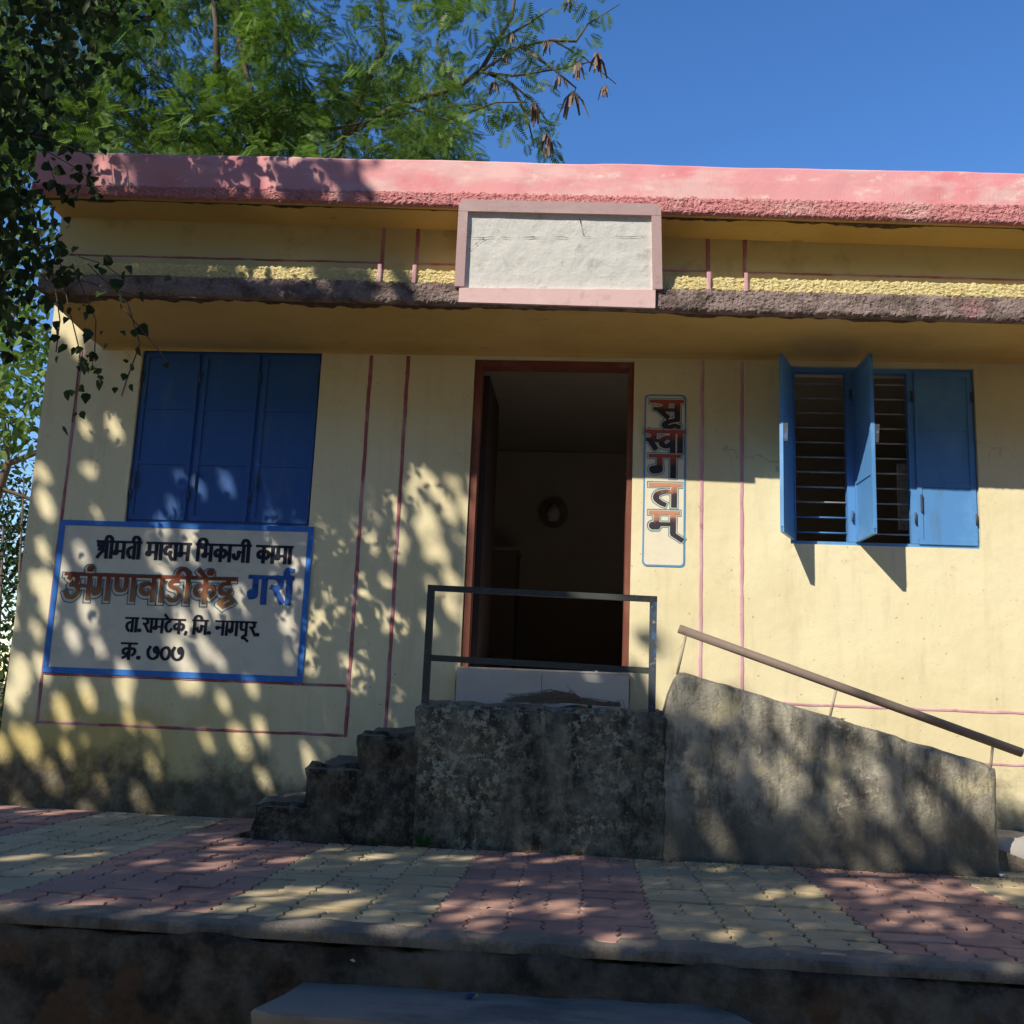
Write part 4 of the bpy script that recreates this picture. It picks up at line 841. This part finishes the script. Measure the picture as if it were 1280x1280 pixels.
cs = [at(x, y, Y) for x, y, Y in ((-10, 650, 6), (15, 690, 6), (-5, 740, 6), (10, 790, 5.5), (-15, 830, 5), (5, 860, 5), (-10, 910, 4.5), (0, 960, 4), (15, 740, 7), (0, 600, 8), (30, 650, 8), (-20, 970, 3), (-30, 900, 3), (20, 700, 8))]
bush('shade_coloured_shrub', 'small-leaved shrub, shade put into its leaf colour, filling the gap at the far left below the tree', 'shrub', cs, (0.30, 0.4, 0.26), 330, M['creeper'], leaf_v, leaf_f, 0.06, 0.12,
     [([tuple(at(-20, 990, 5)), tuple(at(-5, 850, 5.3)), tuple(at(5, 650, 6))], 0.04, 0.015), ([tuple(at(-20, 990, 5)), tuple(at(20, 800, 5.3)), tuple(at(30, 600, 6))], 0.03, 0.01)])  # shrub's shade is put into its colour by using the darkened creeper leaf
cs = [(x, y, z) for x, y, z in ((-11, 9, 2), (-9.5, 11, 1.5), (-8, 10, 1), (-10, 8, 0.8), (-7.5, 9, 0.3), (-9, 9.5, 3), (-12, 12, 4), (-8, 12, 2.2))]
bush('far_tree', 'hazy far tree low behind the shrub at the left edge', 'tree', cs, (0.8, 0.8, 0.7), 260, M['shade_leaf'], leaf_v, leaf_f, 0.12, 0.22, [([(-9.5, 10, -0.1), (-9.5, 10, 2)], 0.12, 0.06)])

# --- the big shade tree in front on the left; its crown throws the dappled shade
tr = thing('shade_tree', 'large spreading shade tree whose dark leafy boughs hang into the upper left', 'tree')
mb = MB(); limb(mb, [(-7.2, -6.6, -0.65), (-7.1, -6.7, 1.2), (-6.9, -6.9, 2.8), (-6.7, -7.2, 4.2)], 0.42, 0.28, 14); mb.build('trunk', M['bark'], tr, True)
lm = MB()
for P_ in ([(-6.9, -6.9, 2.8), (-5.8, -5.4, 3.9), (-5.2, -3.6, 5.6), (-4.6, -2.4, 5.8)], [(-6.7, -7.2, 4.2), (-5.0, -7.4, 5.6), (-3.4, -7.6, 6.2)], [(-6.7, -7.2, 4.2), (-7.4, -5.6, 6.4), (-8, -4, 7.8)], [(-6.7, -7.2, 4.2), (-6.6, -9, 6.6), (-6.2, -10.5, 8)], [(-6.7, -7.2, 4.2), (-8.6, -8, 6.5)]): limb(lm, P_, 0.16, 0.04, 8)
lm.build('limb', M['bark'], tr, True)
d = SUN / np.linalg.norm(SUN); e1 = np.cross(d, [0, 0, 1.0]); e1 /= np.linalg.norm(e1); e2 = np.cross(e1, d)
def vnoise(u, v, seed):
    r_ = np.random.default_rng(seed); T = r_.random((256, 256)); iu = np.floor(u).astype(int); iv = np.floor(v).astype(int); fu = u - iu; fw = v - iv
    fu = fu * fu * (3 - 2 * fu); fw = fw * fw * (3 - 2 * fw); g = lambda a, b: T[a % 256, b % 256]
    return (g(iu, iv) * (1 - fu) + g(iu + 1, iv) * fu) * (1 - fw) + (g(iu, iv + 1) * (1 - fu) + g(iu + 1, iv + 1) * fu) * fw
def dapple(p):
    u = p @ e1; v = p @ e2
    ur, vr = u * 0.86 + v * 0.5, -u * 0.5 + v * 0.86
    n_ = 0.90 * vnoise(ur / 0.095 + 90, vr / 0.16 + 90, 1) + 0.10 * vnoise(ur / 0.4 + 24, vr / 0.5 + 24, 3); return n_
def in_hole(p, share):
    # gaps between the leaf sprays: scattered slanting ovals, more of them where more light comes through
    u = p @ e1; v = p @ e2; a = (u * 0.88 + v * 0.47) / 0.098; b = (-u * 0.47 + v * 0.88) / 0.135
    r_ = np.random.default_rng(77); TA, TB, TC, TD = r_.random((4, 256, 256)); ia = np.floor(a).astype(int); ib = np.floor(b).astype(int); hit = np.zeros(len(p), bool)
    big = vnoise(a / 5 + 50, b / 4 + 50, 31)
    for da in (-1, 0, 1):
        for db in (-1, 0, 1):
            ca, cb_ = ia + da, ib + db; k_ = (ca % 256, cb_ % 256); sz = 0.34 + 0.26 * TD[k_]
            dd_ = np.hypot((a - ca - TA[k_]) / 1.0, (b - cb_ - TB[k_]) / 1.15)
            hit |= (dd_ < sz) & (TC[k_] < share * (0.45 + 1.1 * big))
    return hit
smp = dapple(rng.uniform(-9, 9, (20000, 3))); smp.sort()
def quant(n_): return np.searchsorted(smp, n_) / len(smp)
Lw = []                                                # receivers: (sampler, wanted lit share)
def U(a, b, n): return rng.uniform(a, b, n)
def add(n, fx, fy, fz, lf):
    X_ = U(*fx, n); Y_ = U(*fy, n) if isinstance(fy, tuple) else np.full(n, fy); Z_ = U(*fz, n) if isinstance(fz, tuple) else np.full(n, fz)
    p = np.stack([X_, Y_, Z_], 1); Lw.append((p, lf(p[:, 0], p[:, 1], p[:, 2] - G)))
K = 2.9
def n_(a): return int(a * K)
add(n_(22000), (-4.0, -0.78), 0.0, (-0.0, 1.42 + G), lambda x, y, z: np.where(z > 0.95, np.where(x > -1.85, 0.30, 0.15), np.where(z > 0.3, 0.22, np.where(x < -2.4, 0.19, 0.17))))
add(n_(2500), (-0.8, 0.28), -0.16, (-0.06 + G, 0.16 + G), lambda x, y, z: 0.10 + 0 * x)
add(n_(700), (0.28, 0.50), 0.0, (-0.1 + G, 0.42 + G), lambda x, y, z: 0.62 + 0 * x)
add(n_(900), (0.55, 1.45), 0.0, (-0.1 + G, 0.17 + G), lambda x, y, z: np.where(z < 0.14 - (x - .5) * .2, 0.55, 1.0))
add(n_(16000), (-1.9, 0.45), -0.76, (0.0, -0.05 + G), lambda x, y, z: -1 + 0 * x)
add(n_(3500), (-1.9, 0.45), (-0.76, 0.0), -0.05 + G, lambda x, y, z: 0.02 + 0 * x)
add(n_(7000), (0.45, 2.2), -0.77, (0.0, 0.17 + G), lambda x, y, z: np.clip(0.95 - 0.5 * np.clip((-z - 0.35) / 0.4, 0, 1) - 0.12 * (x < 1.4) - 0.5 * (x < 0.62) - 0.25 * (x < 0.9) , 0.06, 1) / 1.12)
add(n_(30000), (-5.0, 4.0), (-2.8, 0.0), 0.0, lambda x, y, z: np.where(x > 1.2, np.where(y > -1.6, 0.42, 0.16), np.where((x < -0.3) & (y < -1.0), 0.17, 0.09)) * np.where(x > 2.3, 1.2, 1))
add(n_(22000), (-5.0, 4.5), -2.8, (-0.66, 0.0), lambda x, y, z: 0.02 + 0 * x)
add(n_(26000), (-5, 5), (-6.3, -2.8), -0.62, lambda x, y, z: 0.05 + 0 * x)
add(n_(5000), (-3.9, -2.2), 0.0, (1.42 + G, 2.3 + G), lambda x, y, z: 0.03 + 0 * x)
add(n_(2500), (-3.7, -3.1), -0.7, (2.3 + G, 2.8 + G), lambda x, y, z: 0.05 + 0 * x)
add(n_(3600), (-3.4, -0.9), -1.03, (2.68 + G, 3.08 + G), lambda x, y, z: np.where(x < -2.75, 0.93, np.where(x < -1.9, 0.42, np.where(x < -1.3, 0.36, 1.0))))
add(n_(2200), (-3.4, -0.9), -0.86, (2.2 + G, 2.36 + G), lambda x, y, z: np.where(x < -1.3, 0.12, np.where(x < -1.05, 0.5, 0.97)))
add(n_(900), (-3.4, -1.0), -0.84, (2.37 + G, 2.47 + G), lambda x, y, z: np.where(x < -1.7, 0.75, 0.6))
p = np.concatenate([a for a, _ in Lw]); lf = np.concatenate([b for _, b in Lw])
keep = np.where(lf > 0.5, quant(dapple(p)) > lf, ~in_hole(p, lf * np.where(p[:, 1] > -0.5, 2.3, 1.45)))
p = p[keep]; far = ((p[:, 0] > 0.45) & (p[:, 1] > -0.9) & (p[:, 2] > 0.001)); th = ~far | (rng.random(len(p)) < 0.035); p = p[th]; far = far[th]
# the hanging boughs are themselves in shade
hb = np.stack([U(-3.5, -2.8, 7000), U(-1.9, -1.3, 7000), U(2.6 + G, 4.7 + G, 7000)], 1); hb = hb[(hb[:, 2] < 3.25 + G) | (hb[:, 2] > 3.65 + G)]
p = np.concatenate([p, hb]); far = np.concatenate([far, np.zeros(len(hb), bool)])
tt = U(2.6, 11.5, len(p)); q = p - SUN * tt[:, None]
cent = np.array([[-6.3, -6.8, 6.2], [-3.8, -7.6, 5.0], [-6.4, -4.0, 5.6], [-8.6, -8.0, 7.4], [-1.8, -8.2, 4.6], [-5.0, -10.0, 7.4], [-6.6, -11.0, 9.2]]); radii = np.array([[3.4, 3.4, 2.6], [2.6, 2.4, 2.0], [2.6, 2.6, 2.2], [3.2, 3.2, 2.8], [2.0, 2.0, 1.5], [3, 3, 2.4], [3.4, 3.2, 2.8]])
def incrown(q):
    r = np.zeros(len(q), bool)
    for c_, ra in zip(cent, radii): r |= (((q - c_) / ra) ** 2).sum(1) < 1
    return r
def infrustum(q, mg=90):
    x, y, f = proj(q); return (f > 0.1) & (x > -mg) & (x < 1280 + mg) & (y > -mg) & (y < 1280 + mg)
best = np.zeros(len(p), bool); qq = q.copy()
for k in range(10):                                     # several tries for a point of the crown on each ray
    tt = np.where(far, U(9.0, 15.0, len(p)), U(3.2, 7.0 + 0.6 * k, len(p))); q = p - SUN * tt[:, None]; ok = incrown(q) & (~infrustum(q)) & (q[:, 2] > 2.4) & ~best
    qq[ok] = q[ok]; best |= ok
qs = qq[best]; fs = far[best]; 0 and print('shade', len(qs), len(p), [round(float(best[m_].mean()),2) for m_ in ((p[:,1]==0)&(p[:,0]<-0.8), p[:,2]==0, far)])
half = 0.058
dn = rng.normal(size=(len(qs), 3)) * 0.5 + d * 1.0         # leaf faces lean towards the light
t1 = np.cross(dn, rng.normal(size=(len(qs), 3))); t1 /= np.linalg.norm(t1, axis=1)[:, None]; dn /= np.linalg.norm(dn, axis=1)[:, None]; t2 = np.cross(dn, t1)
Rm = np.stack([t1, t2, dn], -1)
sq_v = [(-.5, 0, 0), (.05, .3, .02), (.55, 0, -.03), (-.0, -.3, .0)]; sq_f = [(0, 3, 2, 1)]
sl_v = [(-.5, 0, 0), (-.1, .30, .03), (.25, .24, 0), (.55, 0, -.05), (.25, -.24, 0), (-.1, -.30, .03)]
tag(scatter('crown', sq_v, sq_f, Rm, qs, np.where(fs, rng.uniform(0.10, 0.16, len(qs)), rng.uniform(0.040, 0.058, len(qs))), M['shade_leaf'], tr), kind='stuff')

# --- unseen leaf layer added over the forecourt to block sky light, sloping with the sun
nh = 15000; hx = U(-7.5, 5.5, nh); hy = U(-10.5, -1.9, nh); hz = 5.1 + G + 0.93 * (-1.02 - hy) + U(0, 1.5, nh)
kh = (vnoise(hx / 0.8 + 60, hy / 0.8 + 60, 11) > 0.18); Q = np.stack([hx, hy, hz], 1)[kh]; Q = Q[~infrustum(Q, 60)]
tag(scatter('sky_blocking_leaves', sl_v, leaf_f, rand_rot(len(Q)), Q, rng.uniform(0.22, 0.36, len(Q)), M['shade_leaf'], tr), kind='stuff')
lm = MB()
for P_ in ([(-6.7, -7.2, 4.2), (-8.6, -8.0, 6.6), (-9.6, -8.2, 9.5), (-7.5, -7.2, 12.4), (-3.5, -6.5, 11.6), (0, -5.5, 10.6), (3.5, -4.8, 10)], [(-7.5, -7.2, 12.4), (-4.8, -5, 10.1), (-2.5, -3.5, 8.7), (1.5, -3.2, 8.4)], [(-3.5, -6.5, 11.2), (-0.5, -8.5, 13.2), (3, -9, 13.7)]): limb(lm, P_, 0.14, 0.03, 8)
lm.build('limb', M['bark'], tr, True)  # limbs added to carry the unseen sky-blocking leaf layer

# --- a belt of unseen trees added behind the camera to block low sky light
for k, (x, y, r_) in enumerate(((-15, -17, 3.2), (-9, -19, 3.6), (-2.5, -18, 3.4), (3.5, -19.5, 3.8), (9.5, -17.5, 3.4), (15, -18.5, 3.6))):
    o = thing('sky_blocking_tree', 'unseen dense green tree added across the road to block sky light, ' + ('leftmost of the row', 'second from the left', 'third from the left, left of the middle', 'fourth from the left, right of the middle', 'fifth from the left', 'rightmost of the row')[k], 'tree', 'trees added to block sky light')
    mb = MB(); limb(mb, [(x, y, -0.65), (x + 0.1, y, 1.5), (x, y + 0.1, 5.0)], 0.30, 0.16, 8); mb.build('trunk', M['bark'], o, True)
    P_ = rng.normal(size=(9000, 3)); P_ /= np.linalg.norm(P_, axis=1)[:, None]; P_ = P_ * (rng.random((9000, 1)) ** 0.4) * np.array([r_ * 1.2, r_ * 0.9, 5.6]) + np.array([x, y, 5.4])
    P_ = P_[P_[:, 2] > -0.4]; tag(scatter('crown', sl_v, leaf_f, rand_rot(len(P_)), P_, rng.uniform(0.3, 0.5, len(P_)), M['shade_leaf'], o), kind='stuff')

# --- hanging creeper boughs in the upper left of the view
cr_ = thing('creeper', 'heart-leaved creeper, shade put into its leaf colour, hanging in front of the left end of the building', 'creeper')
YB = -1.60
def edge(zr):                                           # right-hand limit of the dense mass
    return np.interp(zr, [1.11, 1.53, 1.81, 2.09, 2.43, 2.62, 2.85, 3.13, 3.76, 4.45], [-3.2, -2.9, -2.82, -2.78, -2.86, -3.10, -3.12, -2.72, -2.42, -2.30])
n = 40000; X_ = U(-4.6, -2.1, n); Z_ = U(1.25, 4.6, n); Y_ = U(-2.05, -1.25, n)
nn = vnoise(X_ / 0.15 + 50, Z_ / 0.18 + 50, 5) * 0.6 + vnoise(X_ / 0.06 + 50, Z_ / 0.08 + 50, 6) * 0.4
ed = edge(Z_) + (nn - 0.5) * 0.5
xk = X_ + (Y_ + 1.60) * 0.55                            # keep the outline when nearer or farther
dens = np.where(xk < ed - 0.2, 0.8, np.where(xk < ed, 0.36, 0.0))
dens = np.where((Z_ < 1.9) & (X_ < -2.81), dens * np.clip((Z_ - 1.46) / 0.55, 0, 1) * 0.5, dens)
dens = np.where((Z_ < 2.25) & (Z_ > 2.02) & (X_ < -2.9), dens * 0.35, dens)
dens = np.where(X_ < -3.3, dens * 0.10, dens); dens = np.where((Z_ > 3.2) & (Z_ < 3.75), dens * 0.5, dens)
k = rng.random(n) < dens * 0.6; P1 = np.stack([X_[k], Y_[k], Z_[k] + G], 1)
vines = MB(); P2 = []
def vine(x, y, pts, lv):
    pts = [at(a, b, y) for a, b in pts]; vines.tube([tuple(q) for q in pts], 0.0035, 4)
    for a, b in zip(pts, pts[1:]):
        for _ in range(lv): P2.append(a + (b - a) * rng.random() + rng.normal(size=3) * 0.03)
vine(0, -1.6, [(70, 300), (85, 380), (100, 440), (95, 490), (90, 528)], 6); vine(0, -1.5, [(90, 330), (120, 400), (118, 450), (126, 480)], 5)
vine(0, -1.6, [(110, 330), (160, 380), (175, 430), (160, 470), (152, 495)], 3); vine(0, -1.7, [(60, 190), (95, 210), (115, 225), (112, 242)], 5)
vine(0, -1.7, [(40, 170), (80, 180), (120, 198)], 5); vine(0, -1.6, [(60, 310), (130, 330), (150, 345), (215, 345)], 3)
vine(0, -1.5, [(60, 200), (70, 230), (90, 235), (85, 245)], 5); vine(0, -1.5, [(100, 350), (170, 370), (245, 372)], 1); vine(0, -1.6, [(150, 380), (200, 440), (215, 460)], 1); vine(0, -1.5, [(60, 300), (75, 400), (70, 440)], 4)
P1 = np.concatenate([P1, np.array(P2)])
dd = rng.normal(size=P1.shape) * 0.55 + np.array([0, -0.15, -1.0]); up = rng.normal(size=P1.shape) * 0.45 + np.array([0.2, -1.0, 0.2])
xa = dd / np.linalg.norm(dd, axis=1)[:, None]; za = up - (up * xa).sum(1)[:, None] * xa; za /= np.linalg.norm(za, axis=1)[:, None]; ya = np.cross(za, xa)
Rl = np.stack([xa, ya, za], -1); sz_ = rng.choice([0.034, 0.045, 0.055, 0.07], len(P1)) * rng.uniform(0.8, 1.15, len(P1)); hm = rng.random(len(P1)) < 0.55
curl_v = [(0, 0, 0), (.3, .34, .16), (.75, .26, .10), (1.15, .05, -.22), (.8, -.24, .12), (.3, -.32, .14), (.45, 0, -.02)]; curl_f = [(0, 6, 2, 1), (6, 3, 2), (6, 4, 3), (0, 5, 4, 6)]
tag(scatter('heart_leaves', heart_v, heart_f, Rl[hm], P1[hm], sz_[hm], M['creeper'], cr_), kind='stuff')
tag(scatter('curled_leaves', curl_v, curl_f, Rl[~hm], P1[~hm], sz_[~hm], M['creeper_light'], cr_), kind='stuff')
for _ in range(26):
    x = random.uniform(-4.4, -2.9); z = random.uniform(3.0, 4.6) + G; y = random.uniform(-1.9, -1.35)
    vines.tube([(x - 0.5, y, z + 0.25), (x - 0.2, y, z + 0.05), (x, y + 0.03, z - 0.2), (x + 0.06, y, z - 0.5)], [0.008, 0.006, 0.004, 0.002], 4)
vines.build('stems', M['bark'], cr_)

# --- small things: weeds, litter, fallen leaves
def weed(x, y, z, s, label, n_=9):
    o = thing('weed', label, 'weed'); P_ = np.tile(np.array([[x, y, z]]), (n_, 1)) + rng.normal(size=(n_, 3)) * 0.006; a = np.linspace(0, 6.28, n_, endpoint=False) + rng.normal(size=n_) * 0.3
    dr_ = np.stack([np.cos(a), np.sin(a) * 0.8 - 0.2, rng.uniform(0.3, 1.2, n_)], 1); tag(scatter('leaf_cluster', leaf_v, leaf_f, frames(dr_, 0.2), P_, rng.uniform(0.6, 1.1, n_) * s, M['shade_leaf'], o), kind='stuff')
b = at(530, 1056, -0.83); weed(b[0], -0.83, 0.0, 0.10, 'larger green weed at the foot of the landing')
b = at(470, 1053, -0.83); weed(b[0], -0.83, 0.0, 0.055, 'small weed at the foot of the second step from the ground')
weed(1.40, -0.66, rtop(1.4) - 0.01, 0.035, 'tiny sprout on top of the ramp parapet', 5)
def scrap(name, label, m, c, s):
    mb = MB(); P_ = [np.array([math.cos(a) * s * random.uniform(.6, 1), math.sin(a) * s * 0.7 * random.uniform(.6, 1), s * random.uniform(0.05, .7)]) + c for a in np.linspace(0, 6.28, 7)[:-1]]
    top = c + np.array([0, 0, s * 0.8]); bot = c
    for a, b_ in zip(P_, P_[1:] + P_[:1]): mb.poly([a, b_, top]); mb.poly([b_, a, bot])
    return mb
c = at(440, 1204, -2.815); scrap('', '', None, c, 0.012)
sc1 = thing('paper_scrap', 'white paper scrap stuck on the dark retaining wall face', 'litter'); scrap('', '', None, np.array([c[0], -2.80, c[2]]), 0.013).build('scrap', M['white_paper'], sc1)
c = np.array([at(588, 1236, -2.9)[0], -2.88, -0.982 + G]); wr_ = thing('foil_wrapper', 'crumpled navy and yellow foil wrapper on the slab step', 'litter')
scrap('', '', None, c, 0.024).build('navy_fold', M['navy_foil'], wr_); scrap('', '', None, c + np.array([0.018, 0, 0.006]), 0.014).build('yellow_fold', M['brass'], wr_)
c = np.array([2.14, -0.86, 0.003]); s3 = thing('paper_scrap', 'white paper scrap on the paving at the lower end of the ramp', 'litter'); scrap('', '', None, c, 0.022).build('scrap', M['white_paper'], s3)
c = np.array([at(745, 843, -0.1)[0], -0.12, 0.165 + G]); s4 = thing('paper_scrap', 'small pale crumpled paper on the white tiled threshold', 'litter'); scrap('', '', None, c, 0.03).build('scrap', M['white_paper'], s4)
n = 1700; P_ = np.stack([U(-3.6, 3, n), -2.6 + 2.5 * rng.random(n) ** 0.6, np.full(n, 0.006)], 1); P_[: n // 2, 1] = -0.8 - np.abs(rng.normal(size=n // 2)) * 0.12; P_[: n // 2, 0] = U(-1.7, 2.2, n // 2)
dr_ = rng.normal(size=P_.shape) * np.array([1, 1, 0.15])
tag(scatter('fallen_leaves', leaf_v, leaf_f, frames(dr_, 0.25), P_, rng.uniform(0.008, 0.026, n), M['dead_leaf']), 'small dry fallen leaves and grit scattered over the paving', 'leaf litter', kind='stuff')
# low rubble ledge at the far left corner
lg = thing('rubble_ledge', 'low dark stone ledge at the far left corner of the building', 'ledge')
for x0, x1, y0, zt in ((-4.5, -4.05, -0.10, 0.09), (-4.04, -3.76, -0.06, 0.05), (-4.6, -3.8, 0.2, 0.16)):
    mb = MB(); worn_block(mb, x0, x1, y0, y0 + 0.25, -0.02, zt, 0.04, 0.02, 0.02); mb.build('stone', M['step'], lg, True)
for o in bpy.data.objects:
    if o.type == 'MESH' and o.parent is None and 'kind' not in o and 'label' not in o: pass
